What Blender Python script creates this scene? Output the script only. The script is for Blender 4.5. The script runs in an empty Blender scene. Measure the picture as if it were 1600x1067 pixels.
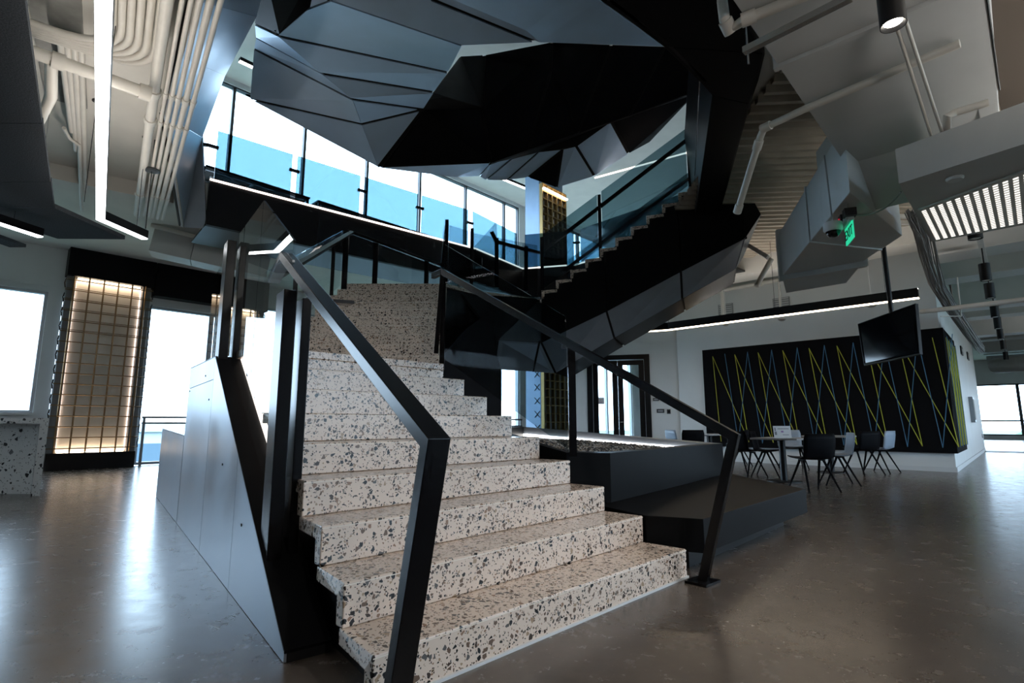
import bpy, math, random
from mathutils import Vector as V
from mathutils.geometry import tessellate_polygon
random.seed(7)
sc = bpy.context.scene
C = sc.collection

# ------------------------------------------------------------------ camera, sky, exposure
F, PIT, H = 839.4, 0.1508, 1.005
CP, SP = math.cos(PIT), math.sin(PIT)
cam = bpy.data.objects.new('camera', bpy.data.cameras.new('camera'))
C.objects.link(cam)
cam.data.sensor_width = 36.0
cam.data.lens = F / 1600 * 36.0
cam.data.clip_start, cam.data.clip_end = 0.05, 2000
cam.location = (0, 0, H)
cam.rotation_euler = (math.pi / 2 + PIT, 0, 0)
sc.camera = cam
w = bpy.data.worlds.new('overcast_sky'); sc.world = w
w.use_nodes = True
wn = w.node_tree.nodes; wl = w.node_tree.links
bg = wn['Background']
bg.inputs['Color'].default_value = (0.64, 0.84, 1.06, 1)
bg.inputs['Strength'].default_value = 6.3
sc.view_settings.view_transform = 'Standard'
sc.view_settings.look = 'None'
sc.view_settings.exposure = 0.45
sc.view_settings.gamma = 1.0
sc.view_settings.use_curve_mapping = False
sc.cycles.use_denoising = True
sc.cycles.max_bounces = 8
sc.cycles.use_adaptive_sampling = True
sc.cycles.adaptive_threshold = 0.04
sc.cycles.diffuse_bounces = 4
sc.cycles.glossy_bounces = 4
sc.cycles.transparent_max_bounces = 24
sc.cycles.sample_clamp_indirect = 4.0
sc.cycles.caustics_reflective = False
sc.cycles.caustics_refractive = False

# ------------------------------------------------------------------ survey helpers (site measurements)
GA = math.radians(43.2)                       # building grid: A runs right-away, B left-away
A = V((math.sin(GA), math.cos(GA), 0)); B = V((-math.cos(GA), math.sin(GA), 0))
Z = V((0, 0, 1))
def ray(x, y):
    u, v = (x - 800) / F, (533.5 - y) / F
    return V((u, CP - v * SP, SP + v * CP))
EYE = V((0, 0, H))
def onz(x, y, z): d = ray(x, y); return EYE + d * ((z - H) / d.z)
def onY(x, y, Y): d = ray(x, y); return EYE + d * (Y / d.y)
def onb(x, y, b): d = ray(x, y); return EYE + d * (b / d.dot(B))
def ona(x, y, a): d = ray(x, y); return EYE + d * (a / d.dot(A))
def online(x, y, p0, dr):                     # vertical plane through p0 along dr
    n = V((-dr[1], dr[0], 0)); d = ray(x, y)
    return EYE + d * (n.dot(V((p0[0], p0[1], 0))) / n.dot(d))
def G(a, b, z=0.0): return A * a + B * b + Z * z

# ------------------------------------------------------------------ materials
def new_mat(name):
    m = bpy.data.materials.new(name); m.use_nodes = True
    return m, m.node_tree.nodes, m.node_tree.links, m.node_tree.nodes['Principled BSDF']
def plain(name, col, rough=0.5, metal=0.0, spec=0.5, noise=0.0, nscale=3.0, bump=0.0, rvar=0.0, ior=1.5):
    m, n, l, p = new_mat(name)
    p.inputs['Base Color'].default_value = (*col, 1)
    p.inputs['Roughness'].default_value = rough
    p.inputs['Metallic'].default_value = metal
    p.inputs['Specular IOR Level'].default_value = spec; p.inputs['IOR'].default_value = ior
    if noise or bump or rvar:
        tc = n.new('ShaderNodeTexCoord')
        nz = n.new('ShaderNodeTexNoise'); nz.inputs['Scale'].default_value = nscale; nz.inputs['Detail'].default_value = 6
        l.new(tc.outputs['Object'], nz.inputs['Vector'])
        if noise:
            mr = n.new('ShaderNodeMapRange'); mr.inputs[1].default_value = .25; mr.inputs[2].default_value = .75
            mr.inputs[3].default_value = 1 - noise; mr.inputs[4].default_value = 1 + noise
            l.new(nz.outputs['Fac'], mr.inputs[0])
            mx = n.new('ShaderNodeMix'); mx.data_type = 'RGBA'; mx.blend_type = 'MULTIPLY'; mx.inputs[0].default_value = 1
            mx.inputs[6].default_value = (*col, 1); l.new(mr.outputs[0], mx.inputs[7])
            l.new(mx.outputs[2], p.inputs['Base Color'])
        if rvar:
            m2 = n.new('ShaderNodeMapRange'); m2.inputs[1].default_value = .3; m2.inputs[2].default_value = .7
            m2.inputs[3].default_value = max(.02, rough - rvar); m2.inputs[4].default_value = rough + rvar
            l.new(nz.outputs['Fac'], m2.inputs[0]); l.new(m2.outputs[0], p.inputs['Roughness'])
        if bump:
            bp = n.new('ShaderNodeBump'); bp.inputs['Strength'].default_value = bump; bp.inputs['Distance'].default_value = .01
            l.new(nz.outputs['Fac'], bp.inputs['Height']); l.new(bp.outputs[0], p.inputs['Normal'])
    return m
def emit(name, col, s):
    m, n, l, p = new_mat(name)
    p.inputs['Base Color'].default_value = (*col, 1)
    p.inputs['Emission Color'].default_value = (*col, 1)
    p.inputs['Emission Strength'].default_value = s
    return m
def glass(name, tint, ior=1.45):
    m = bpy.data.materials.new(name); m.use_nodes = True
    n, l = m.node_tree.nodes, m.node_tree.links
    n.clear()
    o = n.new('ShaderNodeOutputMaterial'); mx = n.new('ShaderNodeMixShader')
    t = n.new('ShaderNodeBsdfTransparent'); t.inputs['Color'].default_value = (*tint, 1)
    g = n.new('ShaderNodeBsdfGlossy'); g.inputs['Roughness'].default_value = 0.0
    fr = n.new('ShaderNodeFresnel'); fr.inputs['IOR'].default_value = ior
    ge = n.new('ShaderNodeNewGeometry'); inv = n.new('ShaderNodeMath'); inv.operation = 'SUBTRACT'; inv.inputs[0].default_value = 1.0
    mu_ = n.new('ShaderNodeMath'); mu_.operation = 'MULTIPLY'; l.new(ge.outputs['Backfacing'], inv.inputs[1])
    l.new(fr.outputs[0], mu_.inputs[0]); l.new(inv.outputs[0], mu_.inputs[1]); l.new(mu_.outputs[0], mx.inputs[0])
    l.new(t.outputs[0], mx.inputs[1]); l.new(g.outputs[0], mx.inputs[2])
    l.new(mx.outputs[0], o.inputs['Surface'])
    return m
def terrazzo(name, base, s1=38.0, s2=85.0, dens=.55, dens2=.45, rough=.22, chips=None):
    m, n, l, p = new_mat(name)
    tc = n.new('ShaderNodeTexCoord')
    nz = n.new('ShaderNodeTexNoise'); nz.inputs['Scale'].default_value = 30; nz.inputs['Detail'].default_value = 3
    l.new(tc.outputs['Object'], nz.inputs['Vector'])
    wa = n.new('ShaderNodeVectorMath'); wa.operation = 'MULTIPLY_ADD'; wa.inputs[1].default_value = (.012, .012, .012)
    l.new(nz.outputs['Color'], wa.inputs[0]); l.new(tc.outputs['Object'], wa.inputs[2])
    cur = n.new('ShaderNodeMix'); cur.data_type = 'RGBA'; cur.blend_type = 'MIX'
    n2 = n.new('ShaderNodeTexNoise'); n2.inputs['Scale'].default_value = 4; l.new(tc.outputs['Object'], n2.inputs['Vector'])
    l.new(n2.outputs['Fac'], cur.inputs[0])
    cur.inputs[6].default_value = (*[c * .9 for c in base], 1); cur.inputs[7].default_value = (*[min(1, c * 1.08) for c in base], 1)
    out = cur.outputs[2]
    for sc_, de, th in ((s2, dens2, .30), (s1, dens, .42)):
        vo = n.new('ShaderNodeTexVoronoi'); vo.inputs['Scale'].default_value = sc_; vo.inputs['Randomness'].default_value = 1
        l.new(wa.outputs[0], vo.inputs['Vector'])
        sp = n.new('ShaderNodeSeparateColor'); l.new(vo.outputs['Color'], sp.inputs[0])
        gate = n.new('ShaderNodeMath'); gate.operation = 'LESS_THAN'; gate.inputs[1].default_value = de; l.new(sp.outputs[0], gate.inputs[0])
        de_ = n.new('ShaderNodeTexVoronoi'); de_.feature = 'DISTANCE_TO_EDGE'; de_.inputs['Scale'].default_value = sc_; de_.inputs['Randomness'].default_value = 1
        l.new(wa.outputs[0], de_.inputs['Vector'])
        szr = n.new('ShaderNodeMath'); szr.operation = 'MULTIPLY_ADD'; szr.inputs[1].default_value = .16; szr.inputs[2].default_value = .05
        l.new(sp.outputs[2], szr.inputs[0])
        near = n.new('ShaderNodeMath'); near.operation = 'GREATER_THAN'; l.new(de_.outputs['Distance'], near.inputs[0]); l.new(szr.outputs[0], near.inputs[1])
        both = n.new('ShaderNodeMath'); both.operation = 'MULTIPLY'; l.new(gate.outputs[0], both.inputs[0]); l.new(near.outputs[0], both.inputs[1])
        ramp = n.new('ShaderNodeValToRGB'); ramp.color_ramp.interpolation = 'CONSTANT'
        cs = chips or [(0, (.012, .012, .013)), (.30, (.05, .035, .028)), (.48, (.13, .085, .06)), (.68, (.25, .15, .10)), (.80, (.10, .095, .09)), (.90, (.33, .23, .15))]
        while len(ramp.color_ramp.elements) < len(cs): ramp.color_ramp.elements.new(.5)
        for e, (pp, cc) in zip(ramp.color_ramp.elements, cs): e.position = pp; e.color = (*cc, 1)
        l.new(sp.outputs[1], ramp.inputs[0])
        mx = n.new('ShaderNodeMix'); mx.data_type = 'RGBA'
        l.new(both.outputs[0], mx.inputs[0]); l.new(out, mx.inputs[6]); l.new(ramp.outputs[0], mx.inputs[7])
        out = mx.outputs[2]
    l.new(out, p.inputs['Base Color'])
    p.inputs['Roughness'].default_value = rough
    p.inputs['Specular IOR Level'].default_value = .35
    return m
def concrete_floor():
    m, n, l, p = new_mat('polished_concrete')
    tc = n.new('ShaderNodeTexCoord')
    a = n.new('ShaderNodeTexNoise'); a.inputs['Scale'].default_value = .55; a.inputs['Detail'].default_value = 8; a.inputs['Roughness'].default_value = .62
    b = n.new('ShaderNodeTexNoise'); b.inputs['Scale'].default_value = 7; b.inputs['Detail'].default_value = 8; b.inputs['Roughness'].default_value = .7
    c = n.new('ShaderNodeTexVoronoi'); c.inputs['Scale'].default_value = 90
    for q in (a, b, c): l.new(tc.outputs['Object'], q.inputs['Vector'])
    r = n.new('ShaderNodeValToRGB')
    r.color_ramp.elements[0].position = .34; r.color_ramp.elements[0].color = (.066, .052, .042, 1)
    r.color_ramp.elements[1].position = .68; r.color_ramp.elements[1].color = (.135, .112, .094, 1)
    l.new(a.outputs['Fac'], r.inputs[0])
    mx = n.new('ShaderNodeMix'); mx.data_type = 'RGBA'; mx.blend_type = 'OVERLAY'; mx.inputs[0].default_value = .3
    l.new(r.outputs[0], mx.inputs[6]); l.new(b.outputs['Fac'], mx.inputs[7])
    sp = n.new('ShaderNodeSeparateColor'); l.new(c.outputs['Color'], sp.inputs[0])
    g1 = n.new('ShaderNodeMath'); g1.operation = 'LESS_THAN'; g1.inputs[1].default_value = .02; l.new(sp.outputs[0], g1.inputs[0])
    g2 = n.new('ShaderNodeMath'); g2.operation = 'LESS_THAN'; g2.inputs[1].default_value = .28; l.new(c.outputs['Distance'], g2.inputs[0])
    g3 = n.new('ShaderNodeMath'); g3.operation = 'MULTIPLY'; l.new(g1.outputs[0], g3.inputs[0]); l.new(g2.outputs[0], g3.inputs[1])
    m3 = n.new('ShaderNodeMix'); m3.data_type = 'RGBA'; m3.inputs[7].default_value = (.17, .148, .128, 1)
    l.new(g3.outputs[0], m3.inputs[0]); l.new(mx.outputs[2], m3.inputs[6])
    l.new(m3.outputs[2], p.inputs['Base Color'])
    mr = n.new('ShaderNodeMapRange'); mr.inputs[1].default_value = .3; mr.inputs[2].default_value = .7; mr.inputs[3].default_value = .20; mr.inputs[4].default_value = .30
    l.new(b.outputs['Fac'], mr.inputs[0]); l.new(mr.outputs[0], p.inputs['Roughness'])
    bp = n.new('ShaderNodeBump'); bp.inputs['Strength'].default_value = .06; bp.inputs['Distance'].default_value = .01
    l.new(a.outputs['Fac'], bp.inputs['Height']); l.new(bp.outputs[0], p.inputs['Normal'])
    p.inputs['Specular IOR Level'].default_value = .6
    return m
MT = dict(
    floor=concrete_floor(),
    white=plain('white_paint', (.68, .69, .68), .55, noise=.04, nscale=1.5),
    ceil=plain('ceiling_white', (.66, .63, .58), .7, noise=.06, nscale=2.2, bump=.1),
    duct=plain('painted_duct', (.56, .56, .55), .5, noise=.05, nscale=2.0),
    pipe=plain('painted_pipe', (.66, .62, .56), .45, noise=.05, nscale=5.0),
    deck=plain('metal_deck_tan', (.40, .34, .27), .7, noise=.12, nscale=4.0),
    terr=terrazzo('terrazzo_steps', (.68, .555, .46), s1=44, s2=95, dens=.28, dens2=.30),
    terr2=terrazzo('terrazzo_counter', (.60, .58, .55), s1=22, s2=60, dens=.12, dens2=.10,
                   chips=[(0, (.012, .012, .013)), (.5, (.04, .035, .03)), (.62, (.3, .28, .26)), (.8, (.4, .38, .35)), (.9, (.2, .17, .14)), (.96, (.1, .1, .1))]),
    steel=plain('blackened_steel', (.30, .34, .39), .36, .6, noise=.16, nscale=1.3, rvar=.08),
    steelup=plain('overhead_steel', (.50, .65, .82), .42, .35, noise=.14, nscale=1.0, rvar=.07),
    rail=plain('rail_black', (.004, .004, .005), .24, spec=.22),
    mural=plain('mural_black', (.006, .006, .007), .9, spec=.08),
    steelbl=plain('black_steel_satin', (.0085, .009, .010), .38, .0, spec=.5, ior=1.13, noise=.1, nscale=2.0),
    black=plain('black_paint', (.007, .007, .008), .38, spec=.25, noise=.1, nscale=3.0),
    void=plain('black_recess', (.004, .004, .004), .8),
    felt=plain('charcoal_felt', (.07, .075, .083), .95, spec=.1, noise=.45, nscale=90, bump=.4),
    gold=plain('bronze_rod', (.20, .13, .065), .38, .8),
    brass=plain('brass_lattice', (.34, .23, .09), .4, .7),
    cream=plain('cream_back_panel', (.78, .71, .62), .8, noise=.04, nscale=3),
    grey=plain('grey_cheek_panel', (.22, .22, .23), .55),
    blue=plain('blue_steel_cheek', (.17, .26, .38), .45, .3, noise=.08, nscale=2),
    frame=plain('aluminium_frame', (.30, .32, .34), .4, .6),
    dframe=plain('dark_mullion', (.06, .065, .07), .4, .5),
    guard=glass('tinted_guard_glass', (.255, .35, .395)),
    guardlt=glass('light_tinted_glass', (.42, .52, .55)),
    clear=glass('clear_glass', (.93, .96, .965)),
    smoke=glass('smoked_stair_glass', (.66, .72, .74), 1.12),
    window=glass('window_glass', (.96, .98, .985), 1.25),
    led=emit('led_white', (1, .96, .92), 5.0),
    ledw=emit('led_warm', (1, .80, .58), 11.0),
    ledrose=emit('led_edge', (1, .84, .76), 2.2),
    tube=emit('tube_white', (.96, .98, 1), 9.0),
    upled=emit('uplight_warm', (1, .95, .88), 17.0),
    upled2=emit('uplight_bright', (1, .96, .91), 42.0),
    slot=emit('lit_slot', (1, .95, .86), 1.0),
    lens=emit('spot_lens', (1, .93, .82), 14.0),
    greenlit=emit('exit_green', (.02, .55, .28), .75),
    red=emit('red_pilot', (.9, .02, .05), .6),
    yellow=plain('yellow_cord', (.44, .43, .03), .7),
    cordblue=plain('blue_cord', (.05, .15, .25), .7),
    chairblk=plain('chair_black', (.005, .005, .006), .5, spec=.5, ior=1.1),
    chairblu=plain('chair_grey_blue', (.24, .29, .35), .45),
    table=plain('table_grey', (.30, .29, .28), .45),
    paper=plain('paper_white', (.72, .70, .70), .7),
    ink=plain('print_grey', (.12, .1, .14), .7),
    inkp=plain('print_purple', (.35, .2, .4), .7),
    screen=plain('screen_black', (.006, .007, .009), .08, spec=.6),
    concrete=plain('bare_concrete', (.30, .29, .27), .8, noise=.25, nscale=5, bump=.2),
    base=plain('baseboard_white', (.62, .63, .63), .5),
    bld=plain('far_building', (.42, .47, .52), .7), bldg=plain('far_window', (.10, .16, .22), .25),
    grass=plain('far_ground', (.10, .15, .12), .9, noise=.4, nscale=.03),
    leaf=plain('far_tree', (.07, .12, .07), .9, noise=.4, nscale=.5), roof=plain('far_roof', (.5, .45, .42), .8),
    gravel=plain('gravel_mixed', (.12, .11, .10), .5, noise=.5, nscale=60),
    peb1=plain('pebble_dark', (.03, .03, .032), .35), peb2=plain('pebble_tan', (.30, .24, .18), .45), peb3=plain('pebble_pale', (.5, .47, .43), .45),
    wire=plain('grey_cable', (.30, .30, .29), .6), chrome=plain('steel_bright', (.5, .5, .5), .25, .9), grid=plain('vent_grille', (.26, .26, .26), .6),
    carpet=plain('dark_plinth_top', (.006, .006, .007), .6),
)

# ------------------------------------------------------------------ mesh helpers
class MB:
    def __init__(s): s.v, s.f = [], []
    def add(s, vs, fs):
        o = len(s.v); s.v += [V(x) for x in vs]; s.f += [tuple(i + o for i in f) for f in fs]; return s
    def hexa(s, c):                                    # 8 corners: bottom loop 0-3, top loop 4-7
        return s.add(c, [(3, 2, 1, 0), (4, 5, 6, 7), (0, 1, 5, 4), (1, 2, 6, 5), (2, 3, 7, 6), (3, 0, 4, 7)])
    def box(s, c, x, y, z):                            # centre + half vectors
        c, x, y, z = V(c), V(x), V(y), V(z)
        return s.hexa([c - x - y - z, c + x - y - z, c + x + y - z, c - x + y - z, c - x - y + z, c + x - y + z, c + x + y + z, c - x + y + z])
    def gbox(s, a0, a1, b0, b1, z0, z1):               # box on the building grid
        return s.hexa([G(a0, b0, z0), G(a1, b0, z0), G(a1, b1, z0), G(a0, b1, z0), G(a0, b0, z1), G(a1, b0, z1), G(a1, b1, z1), G(a0, b1, z1)])
    def abox(s, x0, x1, y0, y1, z0, z1):
        return s.hexa([(x0, y0, z0), (x1, y0, z0), (x1, y1, z0), (x0, y1, z0), (x0, y0, z1), (x1, y0, z1), (x1, y1, z1), (x0, y1, z1)])
    def prism(s, poly, z0, z1):                        # plan polygon, z0/z1 numbers or lists
        n = len(poly)
        z0 = z0 if hasattr(z0, '__len__') else [z0] * n; z1 = z1 if hasattr(z1, '__len__') else [z1] * n
        ar = sum(poly[i][0] * poly[(i + 1) % n][1] - poly[(i + 1) % n][0] * poly[i][1] for i in range(n))
        idx = list(range(n)) if ar > 0 else list(range(n))[::-1]
        vs = [(poly[i][0], poly[i][1], z0[i]) for i in idx] + [(poly[i][0], poly[i][1], z1[i]) for i in idx]
        return s.add(vs, [tuple(range(n))[::-1], tuple(range(n, 2 * n))] + [(i, (i + 1) % n, n + (i + 1) % n, n + i) for i in range(n)])
    def slab(s, pts, vec):                             # polygon swept along a vector
        pts = [V(p) for p in pts]; n = len(pts); vec = V(vec)
        nn = sum(((pts[i] - pts[0]).cross(pts[(i + 1) % n] - pts[0]) for i in range(1, n - 1)), V())
        if nn.dot(vec) > 0: pts = pts[::-1]
        return s.add(pts + [p + vec for p in pts], [tuple(range(n)), tuple(range(n, 2 * n))[::-1]] + [((i + 1) % n, i, n + i, n + (i + 1) % n) for i in range(n)])
    def bar(s, p, q, w, h, up=Z):                      # rectangular bar
        p, q = V(p), V(q); d = (q - p).normalized(); x = d.cross(up)
        if x.length < 1e-4: x = d.cross(V((1, 0, 0)))
        x.normalize(); y = x.cross(d).normalized()
        return s.box((p + q) / 2, (q - p) / 2, x * w / 2, y * h / 2)
    def mitre(s, pts, w, h, up=Z, side=None):          # square tube along a path with mitred bends
        pts = [V(p) for p in pts]; n = len(pts); rings = []
        for i, p in enumerate(pts):
            d0 = (pts[i] - pts[i - 1]).normalized() if i else (pts[1] - pts[0]).normalized()
            d1 = (pts[i + 1] - pts[i]).normalized() if i < n - 1 else d0
            t = (d0 + d1).normalized(); x = V(side) if side is not None else d0.cross(up)
            if side is None and i == 0 and x.length < 1e-3: x = d1.cross(V((1, 0, 0)))
            x = (x - t * x.dot(t)).normalized(); y = x.cross(t).normalized()
            k = 1 / max(.35, t.dot(d0)); mm = d1 - d0
            kx, ky = (1, k) if abs(y.dot(mm)) >= abs(x.dot(mm)) else (k, 1)
            X, Y = x * w / 2 * kx, y * h / 2 * ky
            rings.append([p - X - Y, p + X - Y, p + X + Y, p - X + Y])
        vs = [v for r in rings for v in r]; fs = [(0, 1, 2, 3), tuple(4 * (n - 1) + j for j in (3, 2, 1, 0))]
        for i in range(n - 1):
            for j in range(4): fs.append((4 * i + j, 4 * i + 4 + j, 4 * i + 4 + (j + 1) % 4, 4 * i + (j + 1) % 4))
        return s.add(vs, fs)
    def tube(s, pts, r, seg=10, cap=True):             # round tube, r number or list
        pts = [V(p) for p in pts]; n = len(pts); o = len(s.v); x = None; vs, fs = [], []
        for i, p in enumerate(pts):
            d0 = (pts[i] - pts[i - 1]) if i else (pts[1] - pts[0]); d1 = (pts[i + 1] - pts[i]) if i < n - 1 else d0
            t = (d0.normalized() + d1.normalized()).normalized()
            if x is None: x = t.orthogonal().normalized()
            x = (x - t * x.dot(t)).normalized(); y = t.cross(x)
            rr = r[i] if hasattr(r, '__len__') else r
            vs += [p + (x * math.cos(2 * math.pi * k / seg) + y * math.sin(2 * math.pi * k / seg)) * rr for k in range(seg)]
        for i in range(n - 1):
            for k in range(seg): fs.append((i * seg + k, i * seg + (k + 1) % seg, (i + 1) * seg + (k + 1) % seg, (i + 1) * seg + k))
        if cap: fs += [tuple(range(seg))[::-1], tuple(range((n - 1) * seg, n * seg))]
        return s.add(vs, fs)
    def lathe(s, c, prof, seg=20, axis=Z, cap=True):             # profile of (r, h) about an axis
        c = V(c); ax = V(axis).normalized(); x = ax.orthogonal().normalized(); y = ax.cross(x); n = len(prof); vs, fs = [], []
        for r, h in prof: vs += [c + ax * h + (x * math.cos(2 * math.pi * k / seg) + y * math.sin(2 * math.pi * k / seg)) * r for k in range(seg)]
        for i in range(n - 1):
            for k in range(seg): fs.append((i * seg + k, i * seg + (k + 1) % seg, (i + 1) * seg + (k + 1) % seg, (i + 1) * seg + k))
        if cap: fs += [tuple(range(seg))[::-1], tuple(range((n - 1) * seg, n * seg))]
        return s.add(vs, fs)
    def obj(s, name, mat, parent=None, smooth=False, bevel=0, label=None, cat=None, group=None, kind=None, origin=None):
        me = bpy.data.meshes.new(name)
        og = V(origin) if origin is not None else V()
        me.from_pydata([v - og for v in s.v], [], s.f); me.update()
        me.materials.append(MT[mat] if isinstance(mat, str) else mat)
        if smooth:
            for p in me.polygons: p.use_smooth = True
            try: me.set_sharp_from_angle(angle=math.radians(40))
            except Exception: pass
        o = bpy.data.objects.new(name, me); C.objects.link(o); o.location = og
        if parent is not None: o.parent = parent; o.matrix_parent_inverse = parent.matrix_basis.inverted()
        if bevel:
            b = o.modifiers.new('edge', 'BEVEL'); b.width = bevel; b.segments = 2; b.limit_method = 'ANGLE'
        return tag(o, label, cat, group, kind)
def tag(o, label=None, cat=None, group=None, kind=None):
    if label: o['label'] = label
    if cat: o['category'] = cat
    if group: o['group'] = group
    if kind: o['kind'] = kind
    return o
def thing(name, label=None, cat=None, loc=(0, 0, 0), group=None, kind=None):
    e = bpy.data.objects.new(name, None); C.objects.link(e); e.location = V(loc); e.empty_display_size = .1
    return tag(e, label, cat, group, kind)
def child(parent, o):
    o.parent = parent; o.matrix_parent_inverse = parent.matrix_basis.inverted(); return o
def copy_tree(root, loc, rz, label, parent=None):
    r = root.copy(); C.objects.link(r); r.location = V(loc); r.rotation_euler = (0, 0, rz); r['label'] = label
    for ch in root.children:
        c = ch.copy(); C.objects.link(c); c.parent = r; c.matrix_parent_inverse = ch.matrix_parent_inverse.copy()
    return r
def inset(pts, ws):
    pts = [V(p) for p in pts]; n = len(pts)
    nn = sum(((pts[i] - pts[0]).cross(pts[(i + 1) % n] - pts[0]) for i in range(1, n - 1)), V()).normalized()
    out = []
    for i in range(n):
        e0 = (pts[i] - pts[i - 1]).normalized(); e1 = (pts[(i + 1) % n] - pts[i]).normalized()
        n0, n1 = nn.cross(e0), nn.cross(e1); w0, w1 = ws[i - 1], ws[i]
        cr = e0.cross(e1).dot(nn)
        if abs(cr) < .05: out.append(pts[i] + (n0 * w0 + n1 * w1) / 2); continue
        # p + n0*w0 + e0*t  ==  p + n1*w1 + e1*u
        t = ((n1 * w1 - n0 * w0).cross(e1)).dot(nn) / cr
        out.append(pts[i] + n0 * w0 + e0 * t)
    return out, nn
def facet(name, pts, mat, parent, ws=.012, th=.02, toward=None, label=None, backing=True, bmat='void'):
    """a cladding panel: proud plate with open joints round it, dark backing behind"""
    ws = ws if hasattr(ws, '__len__') else [ws] * len(pts)
    q, nn = inset(pts, ws)
    t = toward if toward is not None else EYE
    c = sum((V(p) for p in pts), V()) / len(pts)
    if nn.dot(V(t) - c) < 0: nn = -nn
    o = MB().slab(q, -nn * th).obj(name, mat, parent, label=label)
    if backing: MB().slab([V(p) - nn * (th + .012) for p in inset(pts, [-.035 if w_ > .01 else 0 for w_ in ws])[0]], -nn * .03).obj('backing', bmat, parent if parent.parent is None else parent)
    return o

# ------------------------------------------------------------------ the setting
R_ = .178
FL2, CEIL, CEIL2, SOF = 5.34, 4.92, 10.75, 4.7
floor = MB().add([G(-12, -9), G(45.3, -9), G(45.3, 15.8), G(-12, 15.8)], [(0, 1, 2, 3)]).obj('floor', 'floor', kind='structure')

# atrium opening in the upper floor (plan)
OPEN = [(-5.4, 9.29), (-.97, 13.1), (.27, 14.9), (1.8, 14.5), (4.6, 11.4), (3.75, 9.3), (2.3, 5.6), (1.5, 4.83), (.79, 4.24), (-.5, 3.6), (-1.9, 3.4), (-2.6, 4.02), (-3.93, 5.7), (-5.88, 9.22)]
OUT = [G(-12, -9), G(45.3, -9), G(45.3, 15.8), G(-12, 15.8)]
def holed(z0, z1):
    loops = [[V((p[0], p[1], 0)) for p in OUT], [V((p[0], p[1], 0)) for p in OPEN]]
    tri = tessellate_polygon(loops); allp = loops[0] + loops[1]; n = len(allp); m = MB()
    vs = [(p.x, p.y, z0) for p in allp] + [(p.x, p.y, z1) for p in allp]
    fs = [t[::-1] for t in tri] + [tuple(i + n for i in t) for t in tri]
    k = len(OPEN); fs += [(4 + i, 4 + (i + 1) % k, n + 4 + (i + 1) % k, n + 4 + i) for i in range(k)]
    return m.add(vs, fs)
holed(CEIL, FL2).obj('ceiling', 'ceil', kind='structure')
MB().gbox(-12, 45.3, -9, 15.8, CEIL2, CEIL2 + .3).obj('ceiling_upper', 'ceil', kind='structure')

# window wall on the left (plane b = 15.5), two storeys
WB = 15.5
mw = MB()
for a0, a1, z0, z1 in [(-12, 1.44, 0, 1.22), (-12, 6.1, 3.9, FL2), (1.44, 1.7, 0, 3.9), (3.3, 3.36, 0, 3.9), (6.1, 45.3, 4.3, FL2), (-12, -11.8, 1.2, 3.9),
                       (-3.5, -3.1, 1.2, 3.9), (-12, 45.3, FL2, 5.45), (-12, 45.3, 10.6, CEIL2), (-12, 2.2, 5.4, 10.7), (17.0, 19.0, 0, 10.7), (26.2, 45, 0, 10.7)]:
    mw.gbox(a0, a1, WB, WB + .3, z0, z1)
mw.obj('wall_left', 'white', kind='structure')
wi = [0]
def window(a0, a1, z0, z1, b=WB + .05, mat='frame', fw=.06, rails=()):
    wi[0] += 1
    e = thing('window_%d' % wi[0], kind='structure', loc=G((a0 + a1) / 2, b, z0))
    m = MB()
    m.gbox(a0, a0 + fw, b, b + .14, z0, z1); m.gbox(a1 - fw, a1, b, b + .14, z0, z1)
    m.gbox(a0 + fw, a1 - fw, b, b + .14, z0, z0 + fw); m.gbox(a0 + fw, a1 - fw, b, b + .14, z1 - fw, z1)
    for r in rails: m.gbox(a0 + fw, a1 - fw, b, b + .12, r - .03, r + .03)
    m.obj('window_frame', mat, e)
    MB().gbox(a0 + fw, a1 - fw, b + .06, b + .07, z0 + fw, z1 - fw).obj('pane', 'window', e)
    return e
window(-3.1, 1.44, 1.22, 3.9); window(-11.8, -3.5, 1.22, 3.9)
window(3.36, 4.8, .02, 3.9)
for k, (a0, a1) in enumerate([(4.8, 6.1), (6.1, 8.35), (8.35, 10.6), (10.6, 12.85), (12.85, 15.0), (15.0, 17.0), (19.0, 21.4), (21.4, 23.8), (23.8, 26.2)]):
    window(a0, a1, .02, 3.9 if a1 < 6.2 else 4.3)
ups = [2.2, 4.9, 7.05, 9.3, 11.55, 13.85, 16.1, 17.0]
for k in range(len(ups) - 1): window(ups[k], ups[k + 1], 5.45, 10.6, mat='dframe', fw=.04)
window(19.0, 21.5, 5.45, 10.6, mat='dframe'); window(21.5, 26.2, 5.45, 10.6, mat='dframe')
# sill ledge of the near window and the raised white edge above it
MB().gbox(-3.1, 1.44, WB - .12, WB, 1.17, 1.22).obj('trim_1', 'white', kind='structure')
MB().gbox(-3.1, 1.5, WB - .03, WB, 4.02, 4.06).obj('trim_2', 'white', kind='structure')

# wall with the string mural (plane a = 14.57), corridor wall (b = 1.09), door wall
MA, CB = 14.57, 1.09
cor = G(MA, CB)
wd0 = V((4.96, 15.5, 0)); wd1 = wd0 + V((-.966, .259, 0)) * 3.35
dw = (wd1 - wd0).normalized(); dn = V((dw.y, -dw.x, 0))
if dn.dot(-wd0) < 0: dn = -dn
m = MB(); bcor = wd0.dot(B)
m.gbox(MA, MA + .3, CB, bcor + .1, 0, CEIL)
m.gbox(MA + .3, 26.5, CB, CB + .3, 0, CEIL)
m.obj('wall_mural', 'white', kind='structure')
m = MB()
DL = online(917.5, 600, wd0, dw); DR = online(1016, 600, wd0, dw); DT = online(960, 555, wd0, dw).z
def dpt(s, z, out=0.0): p = wd0 + dw * s + dn * out; return V((p.x, p.y, z))
sR, sL = (DR - wd0).dot(dw), (DL - wd0).dot(dw); sE = 3.35
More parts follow.
